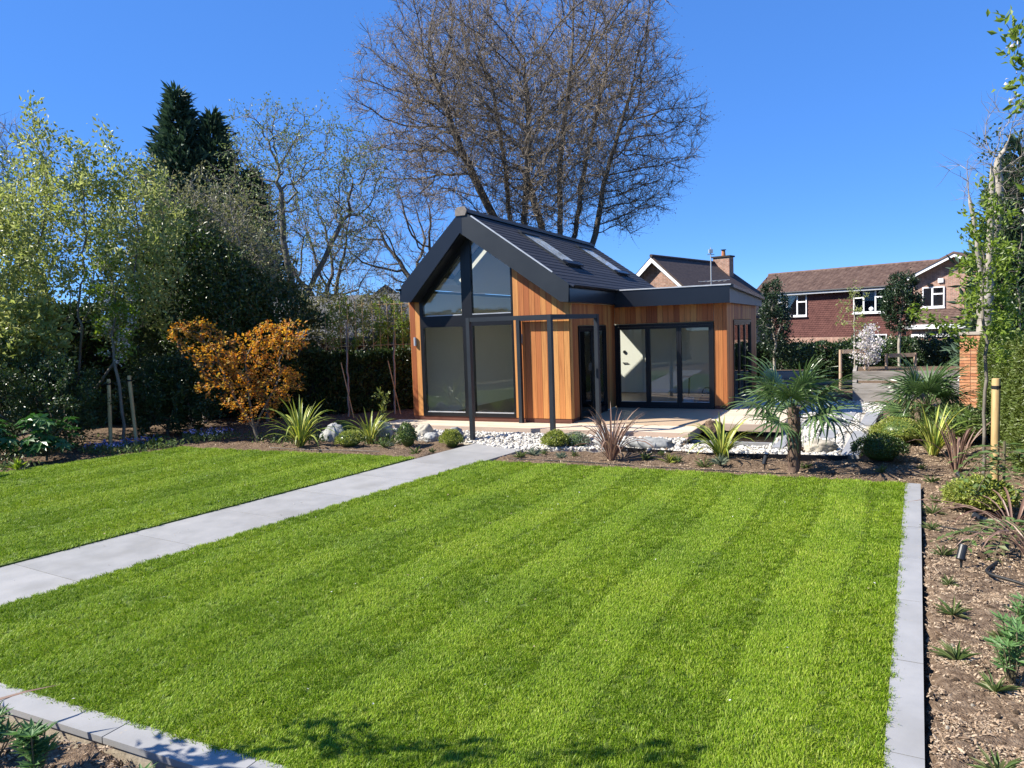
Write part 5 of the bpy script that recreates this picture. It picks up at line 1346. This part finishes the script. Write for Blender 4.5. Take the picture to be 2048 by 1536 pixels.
# staked young tree in the right bed
leafy('young_tree', 'staked young tree with fresh lime leaves in the right bed', 'tree', (6.06, 9.42, 0),
      [((5.98, 9.3, 2.7), (.34, .3, .8), .55), ((6.15, 9.3, 2.0), (.3, .3, .5), .25), ((5.95, 9.3, 3.5), (.18, .18, .5), .2)], 'l_cherry', 230, 2300, .075, .036, 'bark_grey',
      [[(6.08, 9.42, -.05), (6.08, 9.42, 1.4), (5.98, 9.3, 2.2), (5.97, 9.3, 3.0)], [(6.0, 9.28, 1.7), (5.55, 9.4, 2.1), (5.28, 9.5, 2.27)]], .14, .8, .18, .0035, .022, .09, .25)
s_ = stake(6.12, 9.27, 1.44, 'tall round timber stake with black tie holding the lime-leaved young tree', (-.0, 0), .048)
leafy('blossom_branch', 'leafy blossoming cherry reaching over the right bed', 'tree', (4.95, 6.2, 0),
      [((4.05, 6.0, 4.35), (.16, .16, .3), .4), ((4.35, 6.05, 4.0), (.2, .2, .4), .4), ((4.2, 6.0, 3.1), (.12, .12, .2), .2)], 'l_cherry', 90, 330, .075, .036, 'bark_grey',
      [[(4.95, 6.2, -.05), (4.9, 6.2, 1.6), (4.7, 6.15, 2.9), (4.45, 6.1, 3.7), (4.15, 6.0, 4.2)], [(4.6, 6.1, 2.6), (4.25, 6.0, 3.0)]], .1, .7, .14, .003, .025, .06, .2, None, ('l_white', 11, .035, 7))

# ================================================================== BORDER PLANTS
# strap-leaved flax: each blade an object
def blade(L, w, th0, th1, n=6, mats=(0, 1, 0), twist=.0):
    pts, ang = [(0.0, 0.0)], []
    for i in range(n):
        a = th0 + (th1 - th0) * ((i + .5) / n) ** 1.6; ang.append(a)
        pts.append((pts[-1][0] + math.sin(a) * L / n, pts[-1][1] + math.cos(a) * L / n))
    ang.append(ang[-1]); mb = MB(); rows = []
    for i, (x, z) in enumerate(pts):
        t = i / n; ww = w * (.75 + .5 * t) * (1 - t ** 3.5) + .001; fold = ww * .35 * (1 - t * .5)
        nx, nz = -math.cos(ang[i]), math.sin(ang[i])
        rows += [(x - nx * fold * 0 + nx * fold, -ww / 2, z + nz * fold), (x, -ww / 6, z), (x, ww / 6, z), (x + nx * fold, ww / 2, z + nz * fold)]
    v = np.array(rows)
    for c in range(3):
        mb.add(v, np.array([[i * 4 + c, i * 4 + c + 1, i * 4 + 5 + c, i * 4 + 4 + c] for i in range(n)]), mats[c])
    return mb
def blade_set(ms, mats, L):
    S = [(.95, .1, .5), (1.0, .2, 1.1), (1.05, .3, 1.9), (1.0, .35, 2.4), (.8, .2, .8), (.95, .5, 2.6), (.7, .4, 1.6)]
    return [blade(L * a, .034, b, c, 7, mats).mesh('leaf', ms) for a, b, c in S]
YEL = [M['l_greenedge'], M['l_yellow']]
yel_blades = blade_set(YEL, (0, 1, 0), 1.0)
bro_blades = blade_set([M['l_bronze']], (0, 0, 0), 1.0)
def flax(x, y, n, size, label, blades, wide=1.0, fixed=(), upright=None):
    t = thing('flax', label, 'plant', (x, y, gz(x, y) - .01))
    for k in range(n):
        a = k * 2.399 + rng.uniform(-.3, .3); i = int(rng.choice(len(blades), p=upright if upright is not None else [.1, .2, .25, .13, .1, .1, .12]))
        s = size * rng.uniform(.7, 1.1); rr = .05 * size
        link('leaf', blades[i], t, (rr * math.cos(a), rr * math.sin(a), 0), (0, rng.normal(0, .08), a), (s, s * wide, s))
    for az, i, s, tilt in fixed:
        link('leaf', blades[i], t, (0, 0, 0), (0, tilt, az), (s, s * wide, s))
    return t
UPR = [.25, .2, .15, .1, .2, .05, .05]
flax(-4.45, 15.2, 50, 1.15, 'yellow-striped flax with long arching blades below the maple', yel_blades, 1.4)
flax(-3.1, 15.75, 38, .95, 'yellow-striped flax beside the grey boulders left of the arch', yel_blades, 1.5)
flax(3.5, 12.3, 48, .92, 'yellow-striped flax at the pond corner beside the palm', yel_blades, 1.5)
flax(8.3, 15.6, 40, .8, 'yellow-striped flax where pebbles end beside the farther palm', yel_blades, 1.6)
flax(6.85, 11.9, 50, 1.0, 'yellow-striped flax behind the spotlight in the right bed', yel_blades, 1.5)
flax(1.72, 12.9, 54, 1.1, 'sprawling bronze flax in front of the deck', bro_blades, 1.0, upright=[.12, .2, .2, .1, .1, .2, .08])
flax(6.5, 10.7, 22, 1.0, 'bronze flax with broken blades beside the tall stake', bro_blades, 1.2, upright=[.35, .2, .1, .05, .2, .05, .05])
flax(4.62, 6.4, 12, .9, 'bronze flax with drooping blades in the mulch beside the black spotlight', bro_blades, .8, upright=[0, .1, .3, .3, 0, .2, .1], fixed=((2.6, 3, 1.15, 0), (3.1, 5, 1.0, 0), (3.6, 3, 1.1, .1), (2.2, 5, .9, 0)))
flax(5.36, 7.8, 12, .95, 'bronze flax with pale straight blades near the right kerb', bro_blades, 1.0, upright=[0, .15, .3, .25, 0, .2, .1], fixed=((3.0, 1, 1.0, .75), (2.7, 1, 1.1, .8), (3.4, 2, .9, .5)))
flax(-3.75, 3.75, 16, 1.0, 'bronze flax at the near end of the lower kerb', bro_blades, 1.1, fixed=((.35, 0, 1.25, 1.05), (.15, 2, .8, .3), (-.2, 3, .7, .2)))

# box balls and small evergreen mounds
def mound(x, y, r, h, mat, n, label, ln=.035, cat='shrub'):
    t = thing('box_ball', label, cat, (x, y, gz(x, y)))
    v = unit(rng.normal(size=(n, 3))); v[:, 2] = np.abs(v[:, 2]) * 1.0 - .25
    lob = 1 + .09 * np.sin(v[:, 0] * 7 + x * 9) * np.sin(v[:, 1] * 6 + y * 5) + .05 * np.sin(v[:, 2] * 11)
    q = rng.uniform(.8, 1.04, n) * lob
    P = v * q[:, None] * np.array([r, r, h * .62]) + np.array([0, 0, h * .42])
    P = P[P[:, 2] > 0]; D = unit(P - [0, 0, h * .3]) + .75 * rng.normal(size=P.shape)
    leaf_obj('foliage', M[mat], t, P, D, ln * rng.uniform(.7, 1.3, len(P)), ln * .55)
    st = MB()
    for k in range(9):
        a = k * .7; st.tube([(0, 0, -.03), (.35 * r * math.cos(a), .35 * r * math.sin(a), h * .4), (.75 * r * math.cos(a), .75 * r * math.sin(a), h * .75)], .006, 4, False)
    st.build('stems', M['stem'], t)
    vv, ff = blob(int(abs(x * 100)) + 3, r * .74, r * .74, h * .45, 2); MB().add(vv + [0, 0, h * .42], ff).build('dark_core', M['l_boxdark'], t, smooth=True)
mound(-3.35, 14.95, .3, .36, 'l_box', 2200, 'variegated round shrub beside the yellow flax and grey boulder')
mound(-1.27, 14.8, .24, .38, 'l_box', 2000, 'golden box ball left of the arch post')
mound(.8, 14.0, .27, .38, 'l_box', 2200, 'golden box ball at the foot of the right arch post')
mound(1.2, 14.1, .28, .34, 'l_silver', 900, 'loose variegated shrub behind the bronze flax')
mound(5.85, 11.65, .42, .46, 'l_boxdark', 3200, 'dark green box mound at the pebble corner')
mound(7.0, 13.3, .46, .5, 'l_box', 3400, 'golden box mound between dark mound and farther palm')
mound(8.1, 13.4, .6, .75, 'l_small', 2600, 'loose green shrub under the farther palm', .06)
mound(-3.9, 16.6, .35, .45, 'l_boxdark', 1500, 'dark round shrub behind the grey boulder')
mound(-2.2, 15.0, .2, .55, 'l_small', 700, 'feathery upright shrub between flax and golden ball', .05)
mound(5.45, 8.5, .38, .42, 'l_box', 2600, 'yellow-green bush under the ferny leaves near the tall stake', .05)

# rosettes and seedlings
def rosette_mesh(n, L, w, mat, spread=1.0, seed=0, tall=0.0):
    r = np.random.default_rng(seed); mb = MB(); P, D = [], []
    az = r.uniform(0, 6.28, n); el = r.uniform(.35, 1.35, n) / spread
    h = r.uniform(0, tall, n) if tall else np.zeros(n)
    d = np.c_[np.cos(az) * np.cos(el), np.sin(az) * np.cos(el), np.sin(el)]
    ln = L * r.uniform(.6, 1.15, n); s = np.c_[-np.sin(az), np.cos(az), 0 * az] * w / 2
    p0 = np.c_[0 * az, 0 * az, h]; p1 = p0 + d * ln[:, None] * .5; p2 = p0 + d * ln[:, None] + np.c_[0 * az, 0 * az, -.22 * ln]
    v = np.stack([p0 - s * .4, p0 + s * .4, p1 + s, p2, p1 - s], 1).reshape(-1, 3); q = np.arange(n)[:, None] * 5
    mb.add(v, np.concatenate([q, q + 1, q + 2, q + 3, q + 4], 1))
    if tall: mb.tube([(0, 0, -.02), (0, 0, tall)], .006, 5, False)
    return mb.mesh('rosette', M[mat])
RO = [rosette_mesh(26, .16, .014, 'l_small', 1, 1), rosette_mesh(34, .14, .012, 'l_small', .9, 2), rosette_mesh(22, .18, .018, 'l_small', 1.1, 3)]
SEED_R = [(2.9, 4.75, 'broad perennial tuft beside the first lupin clump'), (3.62, 6.05, 'perennial tuft just below the tilted spotlight'), (3.28, 5.42, 'perennial tuft between the black cable loop and the kerb'),
          (2.86, 4.3, 'perennial tuft touching the shade of the lupins'), (3.4, 5.06, 'perennial tuft nearest the end of the thick cable'), (4.1, 6.95, 'perennial tuft just behind the tilted spotlight'),
          (4.45, 7.75, 'perennial tuft beside the fallen spotlight'), (5.2, 9.0, 'perennial tuft across the mulch from the tall stake'), (4.9, 8.5, 'perennial tuft level with the yellow-green bush by the kerb'),
          (5.75, 10.05, 'perennial tuft at the far end of the long kerb'), (6.1, 10.9, 'perennial tuft between the dark box mound and bronze flax'), (2.35, 3.5, 'perennial tuft close against the long kerb')]
for k, (x, y, lb) in enumerate(SEED_R):
    tag(link('perennial', RO[k % 3], None, (x, y, gz(x, y)), (0, 0, k * 1.1), random.uniform(.85, 1.25)), lb, 'plant', 'perennial tufts in the right bed')
SEED_F = [(.55, 13.5, 'green tuft at the path end in front of the golden ball'), (1.1, 13.3, 'green tuft under the left blades of the sprawling bronze flax'), (2.3, 12.75, 'green tuft under the right blades of the sprawling bronze flax'),
          (2.75, 12.3, 'green tuft beside the fine ornamental grass'), (2.6, 12.9, 'green tuft in front of the long greenish boulder'), (3.1, 11.9, 'green tuft beside the lavender before the pond'),
          (4.55, 11.4, 'green tuft against the shaggy palm trunk'), (5.4, 10.7, 'green tuft on the hose before the dark box mound'), (-1.9, 14.1, 'green tuft at the path edge left of the arch'),
          (-2.6, 14.6, 'green tuft beside the grey lavender in the left bed'), (-1.6, 14.2, 'green tuft below the left golden box ball'), (.1, 13.15, 'green tuft at the corner of path and lawn')]
for k, (x, y, lb) in enumerate(SEED_F):
    tag(link('perennial', RO[k % 3], None, (x, y, gz(x, y)), (0, 0, k * 1.7), random.uniform(.9, 1.5)), lb, 'plant', 'perennial tufts before the deck')
gm = rosette_mesh(60, .26, .006, 'l_box', .75, 9)
tag(link('ornamental_grass', gm, None, (2.62, 12.35, gz(2.62, 12.35))), 'fine pale ornamental grass clump between bronze and yellow flax', 'grass clump')
sm = rosette_mesh(70, .2, .012, 'l_silver', .85, 10)
tag(link('lavender', sm, None, (3.35, 11.85, gz(3.35, 11.85)), (0, 0, 0), 1.3), 'silver-green lavender tuft in front of the pond corner flax', 'plant')
tag(link('lavender', sm, None, (.35, 13.35, gz(.35, 13.35)), (0, 0, 1), 1.1), 'silver-green lavender tuft beside the path end', 'plant')
tag(link('lavender', sm, None, (.85, 13.1, gz(.85, 13.1)), (0, 0, 2), .9), 'small grey lavender tuft between path end and bronze flax', 'plant')
tag(link('lavender', sm, None, (-2.55, 14.9, gz(-2.55, 14.9)), (0, 0, 3), 1.0), 'grey lavender tuft beside the left bed hose', 'plant')

# lupins with finger leaves
def lupin(x, y, h, n, label):
    t = thing('lupin', label, 'plant', (x, y, gz(x, y)))
    mb = MB(); st = MB()
    for k in range(n):
        az = rng.uniform(0, 6.28); rr = rng.uniform(.02, .3) * h; z = h * rng.uniform(.25, 1.0) * (1 - .3 * rr / h)
        c = np.array([rr * math.cos(az), rr * math.sin(az), z]); st.tube([(c[0] * .25, c[1] * .25, 0), tuple(c)], .004, 4, False)
        m = 9; a = np.linspace(0, 6.28, m, endpoint=False); tip = rng.normal(0, .25, 2)
        D = np.c_[np.cos(a), np.sin(a), .45 + tip[0] * np.cos(a) + tip[1] * np.sin(a)]
        v, f = quad_leaves(np.tile(c, (m, 1)), D, .085 * rng.uniform(.8, 1.3), .02, nrm=np.tile([0, 0, 1.], (m, 1))); mb.add(v, f)
    mb.build('foliage', M['l_lupin'], t); st.build('stems', M['stem'], t)
lupin(3.05, 4.42, .42, 26, 'bright lupin clump with fingered leaves in the right mulch bed')
lupin(3.35, 4.75, .4, 22, 'second bright lupin clump towards the bronze flax')
lupin(-2.62, 3.78, .3, 26, 'low lupin clump in the soil below the near kerb')
lupin(-2.95, 3.95, .26, 18, 'small lupin clump beside the bronze flax at the near kerb')
lupin(-1.95, 3.52, .2, 12, 'little leafy seedling against the near kerb slab')

# ferny compound leaves by the right edge
def mahonia(x, y, h, n, label):
    t = thing('mahonia', label, 'shrub', (x, y, gz(x, y)))
    mb = MB(); st = MB()
    for k in range(n):
        az = k * 2.4 + rng.uniform(-.3, .3); L = rng.uniform(.45, .7); z0 = h * rng.uniform(.45, .95)
        pts = [np.array([math.cos(az) * L * s, math.sin(az) * L * s, z0 + .18 * s - .42 * s * s]) for s in np.linspace(.05, 1, 9)]
        st.tube([tuple(p) for p in pts], .005, 4, False)
        for i in range(1, 9):
            d = unit(pts[i] - pts[i - 1]); sd = unit(np.cross(d, [0, 0, 1.]))
            for s in (-1, 1):
                v, f = quad_leaves(pts[i][None], (sd * s + d * .6)[None], .15 * (1.1 - i / 14), .05, nrm=np.array([[0, 0, 1.]])); mb.add(v, f)
    st.tube([(0, 0, -.05), (0, 0, h)], .015, 6, False).build('stems', M['stem'], t); mb.build('foliage', M['l_small'], t)
mahonia(5.72, 8.5, .8, 14, 'ferny compound-leaved shrub over the yellow-green bush by the right edge')
mahonia(4.72, 7.0, .38, 9, 'ferny green shrub behind the black spotlight pair')

# blue forget-me-nots and leafy edging in the left border
def flower_patch(x, y, r, n, label):
    t = thing('forget_me_not', label, 'flowers', (x, y, gz(x, y)))
    a = rng.uniform(0, 6.28, n * 5); q = r * np.sqrt(rng.uniform(0, 1, n * 5)); P = np.c_[q * np.cos(a), q * np.sin(a) * .6, rng.uniform(.02, .16, n * 5)]
    leaf_obj('foliage', M['l_small'], t, P, rng.normal(size=P.shape) + [0, 0, .8], .075, .025)
    a = rng.uniform(0, 6.28, n); q = r * np.sqrt(rng.uniform(0, 1, n)); P = np.c_[q * np.cos(a), q * np.sin(a) * .6, rng.uniform(.15, .27, n)]
    P = np.repeat(P, 4, 0) + rng.normal(size=(n * 4, 3)) * .012
    leaf_obj('petals', M['l_blue'], t, P, rng.normal(size=P.shape), .024, .022)
flower_patch(-8.7, 15.55, .45, 60, 'blue forget-me-nots at the foot of the cherry stakes')
flower_patch(-8.1, 15.95, .4, 50, 'blue forget-me-nots between cherry stakes and maple')
flower_patch(-6.9, 16.5, .6, 70, 'shaded blue forget-me-nots beside the maple trunk')
rm = rosette_mesh(30, .28, .045, 'l_cherry', .8, 20)
tag(link('primrose', rm, None, (-7.75, 15.75, 0)), 'pale leafy rosette at the lawn corner beside the forget-me-nots', 'plant')
tag(link('primrose', rm, None, (-9.1, 13.35, 0), (0, 0, 2), 1.1), 'yellow-green leafy rosette at the left lawn edge', 'plant')
leafy('small_shrub', 'small yellow-green shrub in front of the dark laurel hedge', 'shrub', (-3.05, 17.2, 0), [((-3.05, 17.2, .75), (.17, .15, .17), 1)], 'l_box', 40, 160, .1, .04, 'stem', [[(-3.05, 17.2, 0), (-3.05, 17.2, .5)]], .1, .8, .13, .003, .012, .07)

# windmill palms
def palm(x, y, h, n, size, label, low=0.0):
    t = thing('windmill_palm', label, 'palm', (x, y, gz(x, y)))
    zz = np.linspace(-.08, h, 14); rad = .075 + .025 * np.sin(np.linspace(0, 3.1, 14)) + rng.normal(0, .004, 14); rad[0] *= 1.25
    tr = MB().tube([(.02 * math.sin(z * 3), 0, z) for z in zz], rad, 14).build('trunk', M['palm_fibre'], t, smooth=True)
    sh = MB()
    for k in range(70):
        a = k * 2.4; z = h * rng.uniform(.08, 1.0); r0 = .085
        b = np.array([r0 * math.cos(a), r0 * math.sin(a), z]); d = np.array([math.cos(a) * .5, math.sin(a) * .5, 1.0]); s = np.array([-math.sin(a), math.cos(a), 0]) * .018
        sh.add([b - s, b + s, b + d * .09 + s * .3, b + d * .09 - s * .3], np.array([[0, 1, 2, 3]]))
    sh.build('old_leaf_bases', M['palm_fibre'], tr)
    meshes = []
    for q in range(3):
        mb = MB(); pet = .42 + .06 * q
        mb.tube([(0, 0, 0), (pet * .5, 0, .02), (pet, 0, .0)], [.012, .008, .007], 5, False, m=0)
        m = 21
        for i, a in enumerate(np.linspace(-2.35, 2.35, m)):
            L = .62 * (1 - .05 * a * a) * rng.uniform(.9, 1.05); d = np.array([math.cos(a), math.sin(a), 0]); s = np.array([-d[1], d[0], 0]); dr = rng.uniform(.06, .26) + .04 * a * a
            rows = []
            for f in (0.04, .35, .62, .84, 1.0):
                w = .021 * (1 - abs(f - .4) * 1.0) * (1 if f < .99 else .05); c = np.array([pet, 0, 0]) + d * L * f + np.array([0, 0, .06 * f - dr * f ** 3.2])
                rows += [c - s * w + [0, 0, .008], c, c + s * w + [0, 0, .008]]
            mb.add(rows, np.array([[r * 3 + c, r * 3 + c + 1, r * 3 + c + 4, r * 3 + c + 3] for r in range(4) for c in range(2)]))
        meshes.append(mb.mesh('frond', M['l_palm']))
    for k in range(n):
        a = k * 2.399 + rng.uniform(-.2, .2); e = 1.25 - 1.5 * (k / n) ** 1.0 + rng.normal(0, .08)       # lower and lower fronds
        link('frond', meshes[k % 3], t, (.03 * math.cos(a), .03 * math.sin(a), h - .05 - .12 * k / n), (rng.normal(0, .3), -e, a), size * rng.uniform(.85, 1.1))
M['palm_fibre'] = noisy('palm_fibre', [(.07, .045, .03), (.15, .1, .07), (.22, .155, .11)], 8, .95, bump=.8, bscale=40, stretch=(1, 1, .4))
palm(4.27, 11.15, 1.0, 14, .98, 'windmill palm with a shaggy brown trunk at the pebble edge')
palm(7.9, 14.0, .72, 20, 1.0, 'farther windmill palm with a short hidden trunk near the brick pillar')

# boulders
def boulder(x, y, s, mat, label, seed, rz=0.0, name='boulder'):
    v, f = blob(seed, *s, 4, True)
    o = MB().add(v, f).build(name, M[mat], None, smooth=True); o.location = (x, y, s[2] * .45 - .03); o.rotation_euler = (0, 0, rz)
    tag(o, label, 'rock')
boulder(5.35, 12.7, (.33, .2, .13), 'boulder', 'large buff boulder among white pebbles behind the palm', 201, .2)
boulder(2.5, 13.6, (.42, .17, .15), 'boulder_grey', 'long greenish boulder in front of the deck step', 202, -.3)
boulder(-3.95, 15.95, (.25, .18, .24), 'boulder_grey', 'upright grey boulder between the two left flax plants', 203, .4)
boulder(-2.9, 16.25, (.26, .2, .24), 'boulder_grey', 'grey boulder at the left end of the deck', 204, 1)
boulder(-1.95, 16.0, (.2, .15, .2), 'boulder', 'pointed brown boulder behind the golden box ball', 205, .3)
boulder(-1.2, 15.35, (.17, .15, .17), 'boulder_grey', 'pale rounded boulder touching the left arch post', 206, .2)
boulder(-2.3, 15.7, (.26, .18, .12), 'boulder', 'flat cream boulder left of the golden box ball', 207, .8)
boulder(1.75, 14.1, (.22, .15, .2), 'boulder_grey', 'bluish grey boulder leaning by the deck edge', 208, .2)
boulder(2.15, 13.85, (.34, .16, .07), 'boulder_grey', 'flat slate slab beside the bluish boulder', 209, -.4)
boulder(*uv(2.95, .3), (.18, .15, .2), 'soil', 'dark brown rock at the inner corner of the deck', 210, .6)
boulder(7.0, 14.4, (.13, .1, .09), 'boulder', 'fist-sized cream cobble between the stepping slabs', 211, .6)
boulder(5.0, 12.7, (.1, .08, .07), 'soil', 'small dark stone beside the large buff boulder', 212, .6)
boulder(-1.75, 15.5, (.15, .13, .12), 'boulder_grey', 'small grey stone between brown and pale boulders', 213, .6)

# spotlights on spikes
def spotlight(x, y, az, tilt, label):
    t = thing('garden_spotlight', label, 'light', (x, y, gz(x, y)), az)
    MB().tube([(0, 0, -.08), (0, 0, .09)], [.006, .014], 8).build('spike', M['black_plastic'], t)
    d = np.array([math.sin(tilt), 0, math.cos(tilt)]); c = np.array([0, 0, .13])
    b = MB().tube([c - d * .05, c - d * .045, c + d * .085, c + d * .09], [.03, .036, .036, .034], 16).build('lamp_body', M['black_plastic'], t)
    MB().tube([c + d * .088, c + d * .092], [.029, .029], 16).build('lens', M['roofglass'], b)
    MB().box((-.012, .012), (-.04, .04), (.08, .1)).build('bracket', M['black_plastic'], t)
spotlight(3.95, 11.5, .4, .35, 'black spike spotlight between pond flax and palm trunk')
spotlight(6.95, 11.55, .5, .7, 'black spike spotlight in front of the right yellow flax')
spotlight(4.0, 6.5, .6, .5, 'black spike spotlight tilted up in open mulch near the kerb')
spotlight(4.95, 7.7, 2.4, 1.2, 'black spike spotlight fallen sideways under the pale flax blades')
spotlight(6.0, 9.75, 2.0, .9, 'black spike spotlight at the foot of the tall stake')

# irrigation hose and cable
def hose(name, pts, r, mat, label, cat):
    P = np.array([(x, y, gz(x, y) + r * .9 + dz) for x, y, dz in pts]); t = np.linspace(0, 1, len(P)); tt = np.linspace(0, 1, len(P) * 6)
    Q = np.stack([np.interp(tt, t, P[:, i]) for i in range(3)], 1)
    for _ in range(4): Q[1:-1] = (Q[:-2] + 2 * Q[1:-1] + Q[2:]) / 4
    tag(MB().tube(Q, r, 7).build(name, mat, None, smooth=True), label, cat)
hose('irrigation_hose', [(-.1, 12.95, .01), (1.0, 12.5, .01), (2.0, 12.0, .0), (3.0, 11.45, .01), (4.0, 11.1, 0), (5.0, 10.75, .01), (6.2, 10.5, 0)], .008, M['rubber'], 'thin black irrigation hose along the bed before the deck', 'hose')
hose('irrigation_hose', [(-5.0, 14.95, .02), (-4.2, 14.65, .02), (-3.2, 14.35, .02), (-2.6, 14.1, .01)], .008, M['bark_grey'], 'thin brown irrigation hose along the left bed', 'hose')
hose('power_cable', [(4.4, 6.6, 0), (4.0, 6.2, .05), (4.2, 5.9, .02), (4.05, 5.5, .09), (3.85, 5.2, .04), (3.7, 4.9, 0)], .014, M['rubber'], 'thick black cable looping out of the right mulch bed', 'cable')
hose('power_cable', [(4.6, 7.9, 0), (4.7, 7.6, .04), (4.95, 7.4, .0), (5.3, 7.5, .03)], .01, M['rubber'], 'thin black cable lying by the fallen spotlight', 'cable')

# leafy tree just left of the photographer, its shadow falls on the near lawn
leafy('young_tree', 'young leafy tree beside the near kerb whose shadow falls on the lawn', 'tree', (-4.9, 3.1, 0),
      [((-3.3, 3.8, 2.1), (.25, .25, .22), .25), ((-3.45, 3.6, 1.6), (.35, .2, .2), .25), ((-3.0, 3.2, 3.65), (.22, .2, .18), .25), ((-3.5, 3.3, 3.2), (.17, .15, .17), .25)], 'l_laurel', 90, 380, .1, .05, 'bark_grey',
      [[(-4.9, 3.1, -.05), (-4.8, 3.2, 1.2), (-4.3, 3.4, 2.0)]], .14, 1.5, .18, .004, .03, .09)

# low leafy ground cover in the shaded left border
def ground_cover():
    Q = np.concatenate([rng.uniform((-12, 11), (-7, 18), (9000, 2)), rng.uniform((-7.5, 15.3), (-2.4, 18.5), (5000, 2))])
    m = (in_poly(Q, BED_LL) | in_poly(Q, BED_L)) & (np.sin(Q[:, 0] * 2.3) + np.sin(Q[:, 1] * 3.1 + Q[:, 0]) + rng.normal(0, .5, len(Q)) > .25); Q = Q[m]; n = len(Q)
    P = np.c_[Q, soil_z(Q[:, 0], Q[:, 1]) + rng.uniform(.01, .13, n)]
    v, f = quad_leaves(P, rng.normal(size=(n, 3)) + [0, 0, .9], .09 * rng.uniform(.6, 1.3, n), .04)
    tag(MB().add(v, f).build('ground_cover', M['l_small']), 'low mixed green ground cover in the shaded left border', 'ground cover', None, 'stuff')
ground_cover()
